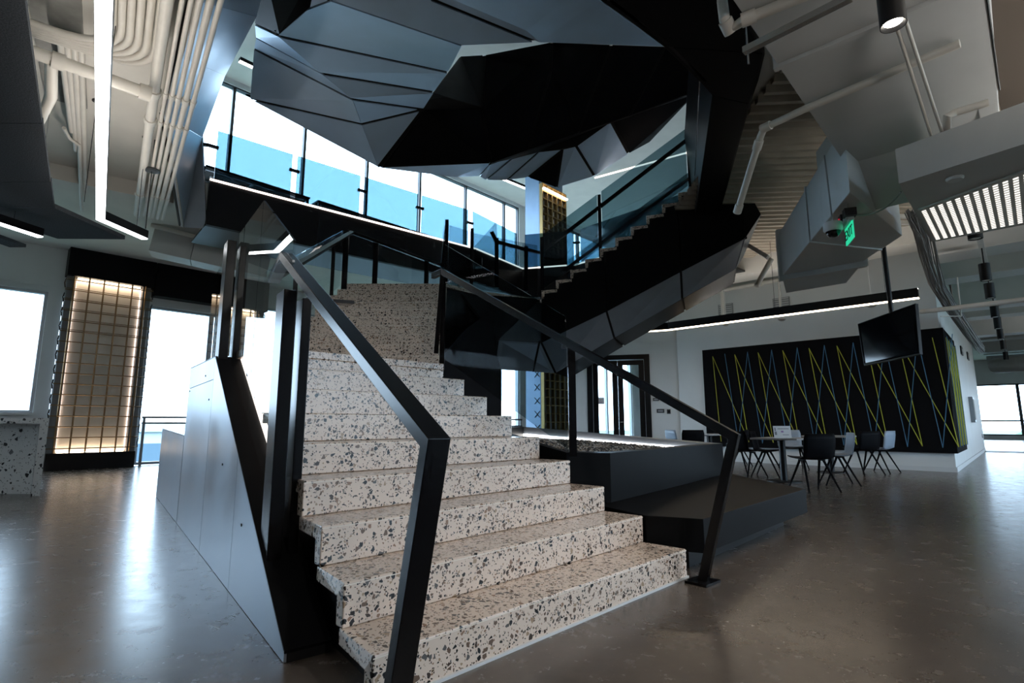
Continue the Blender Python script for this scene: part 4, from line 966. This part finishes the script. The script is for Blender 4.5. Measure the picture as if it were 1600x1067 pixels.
def spotlight(label, q, aim, power, blend=.6, size=95):
    q = V(q); ax = (q - V(aim)).normalized(); sp = thing('spotlight', label, 'spotlight', q, 'black cylinder spotlights over the foreground')
    m = MB(); m.lathe(q, [(.052, .03), (.066, 0), (.07, .0), (.07, .36), (.0, .37)], 28, ax); m.obj('can', 'black', sp, smooth=True)
    MB().lathe(q + ax * .012, [(.050, .012), (.050, .016)], 24, ax).obj('lens', 'lens', sp); MB().lathe(q + ax * .004, [(.066, 0), (.066, .004), (.052, .03), (.052, .026)], 24, ax, False).obj('reflector', 'pipe', sp, smooth=True)
    t_ = q + ax * .36; MB().tube([t_, V((t_.x, t_.y, 4.0 if t_.y > 2.5 else CEIL))], .012, 8).obj('stem', 'black', sp)
    ld = bpy.data.lights.new('spot_beam', 'SPOT'); ld.energy = power; ld.color = (1, .93, .86); ld.spot_size = math.radians(size); ld.spot_blend = blend; ld.shadow_soft_size = .05
    lo_ = bpy.data.objects.new('spot_beam', ld); C.objects.link(lo_); lo_.location = q - ax * .01; lo_.rotation_euler = (-ax).to_track_quat('-Z', 'Y').to_euler(); child(sp, lo_)
    return sp
q = onz(1396, 40, 3.4)
spotlight('black cylinder ceiling spotlight with glowing lens at the top right', q, q - Z, 60)
for lb_, q_, aim_, pw_ in (('added unseen spotlight lighting the steps from right of the photographer', (2.4, .9, 3.6), (-.3, 4.2, 1.2), 85), ('added unseen spotlight lighting the steps from behind the photographer', (.9, -.6, 3.6), (-.6, 3.6, .8), 48),
                           ('added unseen spotlight over the open floor right of the bench', (3.9, 2.2, 3.6), (1.0, 5.2, .6), 30)):
    spotlight(lb_, q_, aim_, pw_)  # added fixtures out of view, lighting the stair and foreground
linear_light('linear_light', 'added unseen pendant line light brightening the ducts at the far right', [G(1.0, -1.4, 3.2), G(10.5, -1.4, 3.2)], .1, .11, mat='led', hang=[G(1.5, -1.4, 3.2), G(10, -1.4, 3.2)], uplight='upled2')  # pendant added out of view to brighten the duct undersides
linear_light('linear_light', 'added unseen pendant line light brightening the right side of the corridor', [G(14.5, -4.6, 3.5), G(30, -4.6, 3.5)], .1, .11, mat='led', hang=[G(15, -4.6, 3.5), G(29, -4.6, 3.5)], uplight='upled')  # another unseen pendant, added to brighten the corridor
# exit sign, emergency lamps, dome camera
ex = thing('exit_sign', 'green lit exit sign hanging edge-on below the emergency lamps', 'sign', onY(1326, 370, 6.0))
e0, e1 = onY(1317, 358, 6.15), onY(1337, 372, 5.7)
eu = Z * .2; c_ = (e0 + e1) / 2; ed_ = V((e1.x - e0.x, e1.y - e0.y, 0)).normalized(); e0 = c_ - ed_ * .17; e1 = c_ + ed_ * .17
en_ = V((ed_.y, -ed_.x, 0));  en_ = en_ if en_.dot(-c_) > 0 else -en_
MB().slab([e0 - Z * .1, e1 - Z * .1, e1 + Z * .1, e0 + Z * .1], -en_ * .012).obj('panel', 'greenlit', ex)
MB().bar(e0 + Z * .115, e1 + Z * .115, .05, .03).obj('housing', 'duct', ex)
cu = bpy.data.curves.new('exit_text', 'FONT'); cu.body = 'EXIT'; cu.size = .16; cu.extrude = .002; cu.align_x = 'CENTER'; cu.align_y = 'CENTER'
to = bpy.data.objects.new('exit_text', cu); C.objects.link(to); bpy.context.view_layer.update()
me = bpy.data.meshes.new_from_object(to.evaluated_get(bpy.context.evaluated_depsgraph_get())); bpy.data.objects.remove(to)
def text_mesh(me, name, mat, par, c, right, up, off):
    right, up = V(right).normalized(), V(up).normalized(); nrm = right.cross(up); m = me.copy(); 
    for v in m.vertices: v.co = V(c) + right * v.co.x + up * v.co.y + nrm * (v.co.z + off)
    m.materials.clear(); m.materials.append(MT[mat]); o = bpy.data.objects.new(name, m); C.objects.link(o); return child(par, o)
rt = ed_ if ed_.cross(Z).dot(en_) > 0 else -ed_
text_mesh(me, 'lettering', 'black', ex, c_, rt, Z, .004)
eh = thing('emergency_lamp', 'twin-head emergency lamp with red pilot above the exit sign', 'lamp', c_ + Z * .2)
MB().box(c_ + Z * .16, ed_ * .1, en_ * .04, Z * .03).obj('body', 'duct', eh)
for s_ in (-1, 1): MB().box(c_ + Z * .21 + ed_ * .1 * s_, ed_ * .055, en_ * .06, Z * .045).obj('head', 'black', eh)
MB().lathe(c_ + Z * .21 - ed_ * .1 + en_ * .062, [(.012, 0), (.012, .006)], 10, en_).obj('pilot', 'red', eh)
MB().tube([c_ + Z * .2 + ed_ * .05, c_ + Z * .2 + ed_ * .05 + Z * .6], .008, 6).obj('hanger', 'wire', eh)
dc = thing('dome_camera', 'white ceiling dome camera with dark glass dome beside the exit sign', 'camera', onY(1302, 362, 6.0))
q = onY(1302, 362, 6.0)
m = MB(); m.lathe(q, [(.085, 0), (.1, .02), (.1, .1), (.07, .12), (.02, .12)], 24); m.obj('housing', 'white', dc, smooth=True)
m = MB(); m.lathe(q, [(.015, -.065), (.05, -.055), (.075, -.02), (.08, 0)], 20); m.obj('dome', 'screen', dc, smooth=True)
MB().tube([q + Z * .12, q + V((-.02, 0, .95))], .009, 6).obj('hanger', 'wire', dc)
pipe('thin grey cable drooping from the emergency lamp to the bulkhead', arc(c_ + Z * .2 + ed_ * .1, c_ + V((.3, -.1, .12)), onY(1408, 300, 5.4), 10), .01, mat='wire', name='cable', cat='cable')

# ------------------------------------------------------------------ screen on a ceiling pole
tv = thing('wall_screen', 'black flat screen tilted on a ceiling pole in front of the string mural', 'screen', onY(1390, 520, 8))
t_r = onY(1430, 474, 7.35); t_l = onY(1340, 506, 8.45); b_r = onY(1437, 553, 7.25); b_l = onY(1350, 571, 8.35)
tn = (t_l - t_r).cross(b_r - t_r).normalized(); tn = tn if tn.dot(EYE - t_r) > 0 else -tn
MB().slab([t_r, t_l, b_l, b_r], -tn * .045).obj('body', 'black', tv)
qi, _n = inset([t_r, t_l, b_l, b_r], [.012] * 4); MB().slab([p + tn * .003 for p in qi], -tn * .002).obj('display', 'screen', tv)
pc = (t_r + t_l) / 2 - tn * .12; ptop = V((pc.x - .02, pc.y, 4.05))
MB().tube([pc - Z * .35, ptop], .032, 10).obj('pole', 'black', tv); MB().bar(pc - Z * .3 + tn * .0, pc - Z * .3 + tn * .09, .2, .2).obj('bracket', 'black', tv)
MB().box(ptop + Z * .02, (.16, .05, 0), (-.05, .16, 0), (0, 0, .03)).obj('ceiling_plate', 'black', tv)
sm = thing('ceiling_strut', 'white strut frame in the ceiling holding the screen pole', 'strut', ptop + Z * .06)
for dy in (-.12, .12): MB().bar(ptop + V((-.7, dy, .085)), ptop + V((.9, dy + .1, .085)), .05, .06).obj('channel', 'pipe', sm)
for dx in (-.55, .7): MB().tube([ptop + V((dx, 0, .1)), V((ptop.x + dx, ptop.y, CEIL))], .012, 6).obj('rod', 'pipe', sm)

# line light in front of the mural wall
q1_, q2_, q3_ = onz(975, 521, 3.2), onz(1045, 516, 3.2), onz(1436, 466, 3.2)
ll = linear_light('linear_light', 'long black ceiling line light with warm glow running in front of the mural wall', [q1_, q2_, q3_], .12, .17, mat='ledw', hang=[q2_, q2_.lerp(q3_, .5), q3_.lerp(q2_, .1)], uplight='upled')
for k, (x_, y_) in enumerate(((1134, 486), (1221, 477))):
    v = thing('wall_vent', 'square louvred vent high on the white wall, %s of two' % ['left', 'right'][k], 'vent', ona(x_, y_, MA)); c_ = ona(x_, y_, MA - .012)
    MB().box(c_, B * .2, A * .01, Z * .2).obj('backing', 'grid', v)
    for j in range(7): MB().box(c_ - A * .012 + Z * (-.17 + j * .057), B * .18, A * .008, Z * .012).obj('slat', 'duct', v)
pw = MA - .5
pipe('long white pipe high along the mural wall', [ona(1075, 464, pw), ona(1245, 432, pw)], .05, couplings=((0, .2), (0, .7)))
pipe('white drop pipe high on the mural wall left of the vents', [ona(1128, 450, pw), ona(1131, 500, pw)], .06)
pipe('thin white drop pipe high on the mural wall between the vents', [ona(1217, 440, pw), ona(1220, 488, pw)], .03)
pipe('white angled brace pipe under the deck beside the grey duct', [onY(1205, 405, 10.0), onY(1182, 447, 10.0)], .05)
for k in range(3):
    pipe('white ceiling pipe above the mural wall, %s of three' % ['lowest', 'middle', 'highest'][k], [ona(1060, 455 - 7 * k, pw - .3), ona(1230, 421 - 8 * k, pw - .3)], .035, grp='stacked pipes over the mural wall')
bm_ = thing('ceiling_beam', 'wide white beam under the ceiling above the mural wall', 'beam', G(13, 4, 4.4)); MB().gbox(12.6, 13.3, CB, 8.5, 4.45, 4.9).obj('beam', 'ceil', bm_)
br = thing('strip_light', 'short white tube light under the deck near the grey duct', 'light', onY(1190, 393, 9.6)); MB().bar(onY(1170, 384, 9.6), onY(1200, 402, 9.4), .12, .07).obj('batten', 'pipe', br)
for k, (x_, y_) in enumerate(((1222, 501), (1134, 509), (1362, 480))):
    q = onz(x_, y_, 3.3); o = thing('ceiling_sensor', ['small round sensor under the line light near the mural', 'left round sensor under the line light', 'right round sensor under the line light'][k], 'sensor', q)
    MB().lathe(q + Z * .0, [(.05, 0), (.09, .03), (.09, .06)], 16).obj('body', 'duct', o, smooth=True); MB().tube([q + Z * .06, q + Z * 1.5], .008, 5).obj('stem', 'wire', o)

# ------------------------------------------------------------------ string mural wrapping the wall corner
mu = thing('string_mural', 'black wall panel strung with zigzag yellow and blue cords round the corner', 'mural', G(MA - .04, 3.5, .385))
MZ0, MZ1, MB0, MB1 = .385, 3.02, CB - .06, 6.32
MB().gbox(MA - .07, MA - .005, MB0, MB1, MZ0, MZ1).obj('front_panel', 'mural', mu)
MB().gbox(MA - .005, MA + 2.6, MB0 - .0, CB - .002, MZ0, MZ1).obj('side_panel', 'mural', mu)
sp_ = .60; ap = MA - .095
T = [6.02 - sp_ * k for k in range(9)]
def cord(p, q, mat): MB().tube([p, q], .0075, 5).obj('cord', mat, mu)
for k in range(8):
    cord(G(ap, T[k], 2.82), G(ap, T[k] - .82, .52), 'yellow')
    if k < 8: cord(G(ap, T[k] - .82, .52), G(ap, T[k] - sp_, 2.82), 'yellow')
cord(G(ap, T[0], 2.82), G(ap, T[0] - .1, .52), 'yellow')
for k in range(8):
    t_ = T[k] - .34
    cord(G(ap - .01, t_, 2.86), G(ap - .01, t_ - .22, .5), 'cordblue')
    cord(G(ap - .01, t_ - .22, .5), G(ap - .01, t_ - sp_, 2.86), 'cordblue')
bs_ = MB0 - .025
for k in range(7):
    a_ = MA + .08 + k * .33
    cord(G(a_, bs_, 2.82), G(a_ + .4, bs_, .52), 'yellow'); cord(G(a_ + .4, bs_, .52), G(a_ + .33, bs_, 2.82), 'yellow')
    if k % 2 == 0: cord(G(a_ + .1, bs_ - .01, 2.86), G(a_ + .2, bs_ - .01, .5), 'cordblue')

# ------------------------------------------------------------------ glazed double door and wall fittings
dr = thing('door_1', kind='structure', loc=dpt((sL + sR) / 2, 0))
m = MB(); fwid = .16
for s0, s1, z0, z1 in ((sR, sR + fwid, 0, DT), (sL - fwid, sL, 0, DT), (sR + fwid, sL - fwid, DT - .14, DT)): wbox(s0, s1, -.2, .03, z0, z1, m)
m.obj('door_frame', 'black', dr)
sm_ = (online(965, 600, wd0, dw) - wd0).dot(dw)
for nme, s0, s1 in (('door_leaf', sR + fwid + .01, sm_ - .01), ('door_leaf', sm_ + .01, sL - fwid - .01)):
    m = MB(); st_ = .15
    wbox(s0, s0 + st_, -.12, -.06, .02, DT - .16, m); wbox(s1 - st_, s1, -.12, -.06, .02, DT - .16, m); wbox(s0 + st_, s1 - st_, -.12, -.06, DT - .3, DT - .16, m); wbox(s0 + st_, s1 - st_, -.12, -.06, .02, .3, m)
    lf = m.obj(nme, 'black', dr); wbox(s0 + st_, s1 - st_, -.095, -.085, .3, DT - .3).obj('pane', 'clear', lf)
wbox(sm_ - .16, sm_ - .05, -.05, -.0, 1.02, 1.05).obj('handle', 'chrome', dr)
wbox(sm_ - .005, sm_ + .005, -.12, -.05, .02, DT - .16).obj('astragal', 'chrome', dr)
def fit(name, label, cat, x, y, w_, h_, mat, inner=None):
    q = online(x, y, wd0, dw); s = (q - wd0).dot(dw); t = thing(name, label, cat, dpt(s, q.z))
    wbox(s - w_ / 2, s + w_ / 2, 0, .02, q.z - h_ / 2, q.z + h_ / 2).obj('plate', mat, t)
    if inner: wbox(s - w_ / 3, s + w_ / 3, .02, .024, q.z - h_ / 4, q.z + h_ / 4).obj('face', inner, t)
fit('wall_sign', 'small dark room sign beside the glazed door', 'sign', 1025, 624, .17, .09, 'dframe', 'frame')
fit('light_switch', 'wide dark switch plate on the wall right of the door', 'switch', 1032, 642, .21, .11, 'dframe', 'frame')
fit('card_reader', 'small dark card reader on the wall next to the switch plate', 'card reader', 1045, 643, .1, .13, 'dframe', 'black')
nt = thing('door_notice', 'small white printed notice taped to the left door glass', 'notice', online(937, 626, wd0, dw)); q = online(937, 626, wd0, dw); s = (q - wd0).dot(dw)
wbox(s - .13, s + .13, -.08, -.078, q.z - .1, q.z + .1).obj('sheet', 'paper', nt); wbox(s + .08, s + .11, -.0779, -.077, q.z - .07, q.z + .07).obj('print', 'ink', nt); wbox(s - .08, s + .02, -.0779, -.077, q.z - .05, q.z - .03).obj('print', 'inkp', nt)
wbox(s - .03, s - .01, -.0779, -.077, q.z + .01, q.z + .03).obj('print', 'ink', nt)

linear_light('linear_light', 'added ceiling line light brightening the room behind the glazed door', [V((3.5, 18.5, 3.6)), V((7.5, 18.0, 3.6))], .1, .11, mat='led', hang=[V((4, 18.44, 3.6)), V((7, 18.06, 3.6))], uplight='upled')  # lamp added so the room reads brighter through the door glass
# ------------------------------------------------------------------ corridor fittings
def cbox(x, y, du, dz, out, mat, par, nm):
    q = onb(x, y, CB); a_ = q.dot(A); return MB().gbox(a_ - du / 2, a_ + du / 2, CB - out, CB - .001, q.z - dz / 2, q.z + dz / 2).obj(nm, mat, par)
for k, (x_, y_, lb) in enumerate(((1501.5, 548, 'upper black square directional sign on the corridor wall'), (1511.5, 556.5, 'lower black square directional sign on the corridor wall'))):
    o = thing('wall_sign', lb, 'sign', onb(x_, y_, CB)); cbox(x_, y_, .62, .24, .03, 'black', o, 'plate')
    q = onb(x_, y_, CB); a_ = q.dot(A); zz = q.z
    if k == 0: MB().slab([G(a_ - .15, CB - .032, zz + .04), G(a_ + .15, CB - .032, zz + .04), G(a_, CB - .032, zz - .05)], B * -.003).obj('arrow', 'paper', o)
    else: MB().gbox(a_ - .04, a_ + .04, CB - .034, CB - .031, zz - .06, zz + .06).obj('arrow', 'paper', o)
ec = thing('wall_cabinet', 'lit white wall cabinet with rounded frame on the corridor wall', 'cabinet', onb(1516, 640, CB)); cbox(1516, 640, .55, .75, .1, 'frame', ec, 'frame'); q = onb(1516, 640, CB); a_ = q.dot(A)
MB().gbox(a_ - .2, a_ - .02, CB - .115, CB - .1, q.z - .3, q.z + .3).obj('door', 'paper', ec); MB().gbox(a_ + .03, a_ + .2, CB - .115, CB - .1, q.z - .3, q.z + .3).obj('door', 'paper', ec)
o = thing('wall_socket', 'small dark outlet low on the corridor wall', 'socket', onb(1534.5, 681, CB)); cbox(1534.5, 681, .1, .14, .02, 'dframe', o, 'plate')
for k in range(9):
    a_ = 12.6 + k * 3.2; zb = 4.35 if k % 2 else 4.15
    o = thing('ceiling_beam', 'grey beam crossing the corridor ceiling, number %s from the mural corner' % ['one', 'two', 'three', 'four', 'five', 'six', 'seven', 'eight', 'nine'][k], 'beam', G(a_, -2, zb), 'corridor ceiling beams')
    MB().gbox(a_, a_ + .55, -8.9, CB - .05, zb, CEIL - .01).obj('web', 'duct', o); MB().gbox(a_ - .08, a_ + .63, -8.9, CB - .05, zb - .04, zb).obj('flange', 'duct', o)
words = ['nearest', 'second', 'third', 'fourth', 'fifth', 'sixth', 'seventh', 'eighth', 'ninth']
pp = None
for k, a_ in enumerate((9.2, 12.1, 13.9, 16.5, 18.6, 21.0, 24.0, 28.0, 33.0)):
    q = G(a_, .2, 3.42)
    if pp is None:
        pp = thing('pendant_cylinder', 'x', 'spotlight', q, 'row of black cylinder lamps down the corridor')
        m = MB(); m.lathe(q, [(.06, .02), (.075, 0), (.08, 0), (.08, .3), (.0, .31)], 20); m.obj('can', 'black', pp, smooth=True)
        MB().lathe(q, [(.055, .006), (.055, .014)], 16).obj('lens', 'pipe', pp); MB().tube([q + Z * .3, q + Z * 1.45], .012, 6).obj('stem', 'black', pp)
        o = pp
    else: o = copy_tree(pp, q, 0, 'x')
    o['label'] = '%s black cylinder lamp in the row receding down the corridor' % words[k]
tk = thing('track_rail', 'white ceiling rail carrying the corridor cylinder lamps', 'rail', G(12, .2, 4.0)); MB().gbox(8.5, 36, .16, .24, 4.0, 4.06).obj('rail', 'duct', tk)
pipe('white pipe crossing the corridor mouth above the mural corner', [ona(1440, 487, 13.3), ona(1620, 466, 11.4)], .045)
hd = thing('air_duct', 'round pale duct elbow in the far corridor ceiling', 'duct', onz(1540, 580, 3.7)); MB().tube(arc(G(33, .6, 3.6), G(31, -.6, 3.5), G(31, -3.5, 3.5), 8), .35, 12).obj('tube', 'pipe', hd, smooth=True)
lb_ = thing('linear_light', 'flat bright ceiling light deep in the corridor', 'light', G(24, -2, 4.0)); MB().gbox(22, 25, -2.4, -2.1, 3.95, 4.0).obj('diffuser', 'led', lb_)
# loose cable bundle swooping over the mural corner
cb = thing('cable_bundle', 'thick loose bundle of grey cables swooping over the mural corner', 'cable', onY(1450, 400, 8.5))
ctr = [onY(1428, 335, 7.2), onY(1441, 365, 7.8), onY(1450, 405, 8.4), onY(1462, 445, 9.2), onY(1484, 480, 10.2), onY(1512, 520, 12.0), onY(1530, 545, 13.5)]
rnd = random.Random(5); m = MB()
for k in range(46):
    an = rnd.uniform(0, 6.28); rr = rnd.uniform(.02, .17); ph = rnd.uniform(-.9, .9); pts = []
    for i in range(25):
        t = i / 24 * (len(ctr) - 1); j = min(int(t), len(ctr) - 2); p = ctr[j].lerp(ctr[j + 1], t - j); a2_ = an + ph * t * .6
        pts.append(p + V((math.cos(a2_) * rr, math.sin(a2_) * rr * .3, math.sin(a2_) * rr * .8)) + V((rnd.uniform(-.012, .012),) * 3))
    m.tube(pts, .009, 4, False)
m.obj('cables', 'wire', cb, kind='stuff')
MB().tube([ctr[4] + V((-.2, 0, -.18)), ctr[4] + V((.2, 0, -.18)), ctr[4] + V((.22, 0, .6))], .012, 6).obj('hook', 'pipe', cb)

# ------------------------------------------------------------------ cafe tables and chairs
def make_chair(label, loc, rz, shell, grp='shell chairs around the cafe tables'):
    t = thing('shell_chair', label, 'chair', (0, 0, 0), grp)
    prof = [(.21, .455), (.12, .44), (0, .432), (-.10, .435), (-.165, .46), (-.2, .52), (-.22, .62), (-.235, .72), (-.245, .80)]
    m = MB(); n = 8; W = []
    for i, (y, z) in enumerate(prof):
        hw = (.21, .225, .23, .225, .22, .22, .225, .225, .205)[i]
        for j in range(n + 1):
            u = -1 + 2 * j / n; cv = u * u * .02
            W.append(V((u * hw, y + (cv * 1.5 if i > 4 else 0), z + (cv if i <= 4 else 0))))
    fs = [(i * (n + 1) + j, i * (n + 1) + j + 1, (i + 1) * (n + 1) + j + 1, (i + 1) * (n + 1) + j) for i in range(len(prof) - 1) for j in range(n)]
    m.add(W, fs); o = m.obj('shell', shell, t, smooth=True); s = o.modifiers.new('thick', 'SOLIDIFY'); s.thickness = .014
    for sx in (-1, 1):
        for sy in (-1, 1): MB().tube([(sx * .14, sy * .04, .43), (sx * .22, sy * .23, .0)], [.017, .011], 8).obj('leg', 'chairblk', t)
        MB().bar((sx * .14, -.06, .428), (sx * .14, .06, .428), .03, .02).obj('leg_bracket', 'chairblk', t)
    t.scale = (1.14, 1.08, 1.06); t.location = V(loc); t.rotation_euler = (0, 0, rz); return t
def make_table(label, loc, w_, d_, rz, mat='table'):
    t = thing('cafe_table', label, 'table', (0, 0, 0), 'square cafe tables')
    MB().abox(-w_ / 2, w_ / 2, -d_ / 2, d_ / 2, .72, .75).obj('tabletop', mat, t, bevel=.004); MB().lathe((0, 0, 0), [(.055, .01), (.055, .72)], 16).obj('column', 'black', t, smooth=True)
    MB().lathe((0, 0, 0), [(.28, 0), (.28, .012), (.06, .02)], 28).obj('foot', 'black', t); MB().abox(-.2, .2, -.03, .03, .70, .72).obj('bracket', 'black', t)
    t.location = V(loc); t.rotation_euler = (0, 0, rz); return t
def fz0(x, y): q = onz(x, y, 0); return V((q.x, q.y, 0))
PI = math.pi
t1 = fz0(1226, 752); t2_ = fz0(1300, 738); t3_ = V((4.75, 13.1, 0))
make_table('nearest cafe table with a white notice standing on it', t1, .78, .78, .75)
make_table('cafe table nearest to the mural, behind the black chairs', t2_, .8, .8, .75)
make_table('far left cafe table by the door wall', t3_, .75, .75, .4)
k1 = make_chair('black shell chair with its back to us at the nearest cafe table', fz0(1272, 767), .12, 'chairblk')
make_chair('grey blue shell chair seen from the side right of the nearest table', fz0(1312, 757), 1.25, 'chairblu')
def put(lb, p, rz): return copy_tree(k1, p, rz, lb)
put('black shell chair behind the nearest cafe table, facing right', fz0(1200, 744), -2.2)
put('black shell chair turned sideways left of the nearest table, beside the handrail', fz0(1168, 744), -1.2)
put('black shell chair with its back to us at the right, against the mural', fz0(1350, 741), .25)
make_chair('grey blue shell chair at the right end of the table near the mural', fz0(1378, 738), .6, 'chairblu')
put('black shell chair on the mural side of the second table', fz0(1268, 722), 2.6)
make_chair('grey blue shell chair half hidden behind the nearest table column', fz0(1240, 732), 2.9, 'chairblu')
put('black shell chair at the far left table in front of the white wall', fz0(1082, 729), -.1)
make_chair('grey blue shell chair seen edge-on at the far left table', V((3.95, 12.9, 0)), -1.35, 'chairblu')
put('black shell chair between the far left table and the mural', V((5.45, 13.2, 0)), 1.4)
ns = thing('table_notice', 'white printed notice standing on the nearest cafe table', 'notice', t1 + Z * .75)
nc = t1 + V((-.02, -.1, .751)); nd = V((.97, -.24, 0)).normalized(); nn_ = V((nd.y, -nd.x, 0)); up_ = (Z - nn_ * .25).normalized()
MB().slab([nc - nd * .14, nc + nd * .14, nc + nd * .14 + up_ * .21, nc - nd * .14 + up_ * .21], -nn_ * .006).obj('sheet', 'paper', ns)
for u0, u1, v0, v1, mm in ((-.07, .11, .155, .165, 'ink'), (-.02, .02, .095, .125, 'inkp'), (.0, .10, .05, .058, 'ink'), (-.12, -.105, .12, .18, 'ink'), (-.125, -.09, .05, .11, 'grey')):
    MB().slab([nc + nd * u0 + up_ * v0 + nn_ * .001, nc + nd * u1 + up_ * v0 + nn_ * .001, nc + nd * u1 + up_ * v1 + nn_ * .001, nc + nd * u0 + up_ * v1 + nn_ * .001], -nn_ * .0008).obj('print', mm, ns)

# ------------------------------------------------------------------ by the windows and outside
gd = thing('window_rail', 'grey metal guard rail across the tall window beside the lattice column', 'rail', G(4, WB - .2, 0))
for z_ in (1.12, .98): MB().gbox(3.4, 4.75, WB - .22, WB - .16, z_, z_ + .05).obj('rail', 'frame', gd)
for a_ in (3.42, 4.7): MB().gbox(a_, a_ + .05, WB - .22, WB - .16, 0, 1.12).obj('post', 'frame', gd)
make_stool('slim bar stool by the tall window behind the steel plinth', G(3.95, WB - .75, 0), None, 'frame', .74)
fr_ = thing('window_rail', 'grey metal guard rail across the far windows behind the stair', 'rail', G(14, WB - .2, 0))
for z_ in (1.12, .85): MB().gbox(10.7, 16.9, WB - .22, WB - .16, z_, z_ + .06).obj('rail', 'dframe', fr_)
for a_ in (10.7, 12.8, 15.0, 16.8): MB().gbox(a_, a_ + .06, WB - .22, WB - .16, 0, 1.12).obj('post', 'dframe', fr_)
MB().add([(-900, -900, -11), (900, -900, -11), (900, 900, -11), (-900, 900, -11)], [(0, 1, 2, 3)]).obj('ground', 'grass', kind='structure')
def building(label, c, ax, w_, d_, z1, rows, cols):
    t = thing('office_building', label, 'building', (c[0], c[1], -11)); c = V((c[0], c[1], 0)); ax = V(ax).normalized(); ay = V((-ax.y, ax.x, 0)); ay = ay if ay.dot(c) > 0 else -ay
    MB().box(c + Z * ((z1 - 11) / 2) + ay * d_ / 2, ax * w_ / 2, ay * d_ / 2, Z * ((z1 + 11) / 2)).obj('wall', 'bld', t); MB().box(c + Z * z1 + ay * d_ / 2, ax * (w_ / 2 + .3), ay * (d_ / 2 + .3), Z * .3).obj('roof', 'bld', t)
    for r in range(rows):
        for k in range(cols):
            q = c + ax * (-w_ / 2 + (k + .5) * w_ / cols) + Z * (z1 - 2.2 - r * 3.4) - ay * .03; MB().box(q, ax * (w_ / cols * .38), ay * .06, Z * .95).obj('window', 'bldg', t)
building('pale office block with strip windows seen through the left windows', (-31, 44), (.75, .66, 0), 46, 14, .6, 3, 14)
building('grey office block seen low through the windows behind the stair', (-2, 70), (1, .1, 0), 40, 12, -1.0, 3, 12)
for k in range(14):
    rnd = random.Random(k); d_ = rnd.uniform(90, 260); an = math.radians(rnd.uniform(38, 52)); p = V((math.sin(an) * d_, math.cos(an) * d_, -11)); r_ = rnd.uniform(5, 9)
    t = thing('tree', 'rounded green tree far off beyond the corridor window', 'tree', p, 'far trees beyond the corridor window')
    m = MB(); m.lathe(p + Z * 2, [(.5, 0), (r_ * .8, 1.5), (r_, 4), (r_ * .7, 6.6), (.4, 8)], 9); m.obj('crown', 'leaf', t); MB().tube([p, p + Z * 3], .5, 6).obj('trunk', 'concrete', t)
hs = thing('house', 'small pale house with pyramid roof far beyond the corridor window', 'house', onY(1572, 690, 100)); q = V((99.5, 105, -11))
MB().box(q + Z * 2.5, (6, 0, 0), (0, 6, 0), (0, 0, 2.5)).obj('wall', 'bld', hs); MB().lathe(q + Z * 5, [(9.5, 0), (.2, 4.2)], 4).obj('roof', 'roof', hs)

# ------------------------------------------------------------------ pieces of parts hang one level deeper
bpy.context.view_layer.update()
SUB = dict(diffuser='housing', upper_diffuser='housing', lens='can', reflector='can', display='body', pilot='head', slot_row='grille_plate', arrow='plate', face='plate',
           print='sheet', lettering='panel', coupling='tube', clamp='pane', astragal='door_leaf')
for o in list(bpy.data.objects):
    if o.parent is None or o.parent.parent is not None: continue
    want = SUB.get(o.name.split('.')[0])
    if not want: continue
    sib = [c for c in o.parent.children if c.name.split('.')[0] == want]
    if not sib: continue
    cen = lambda q: sum((q.matrix_world @ V(c) for c in q.bound_box), V()) / 8
    host = min(sib, key=lambda q: (cen(q) - cen(o)).length); wm = o.matrix_world.copy()
    o.parent = host; o.matrix_parent_inverse = host.matrix_world.inverted(); o.matrix_basis = wm
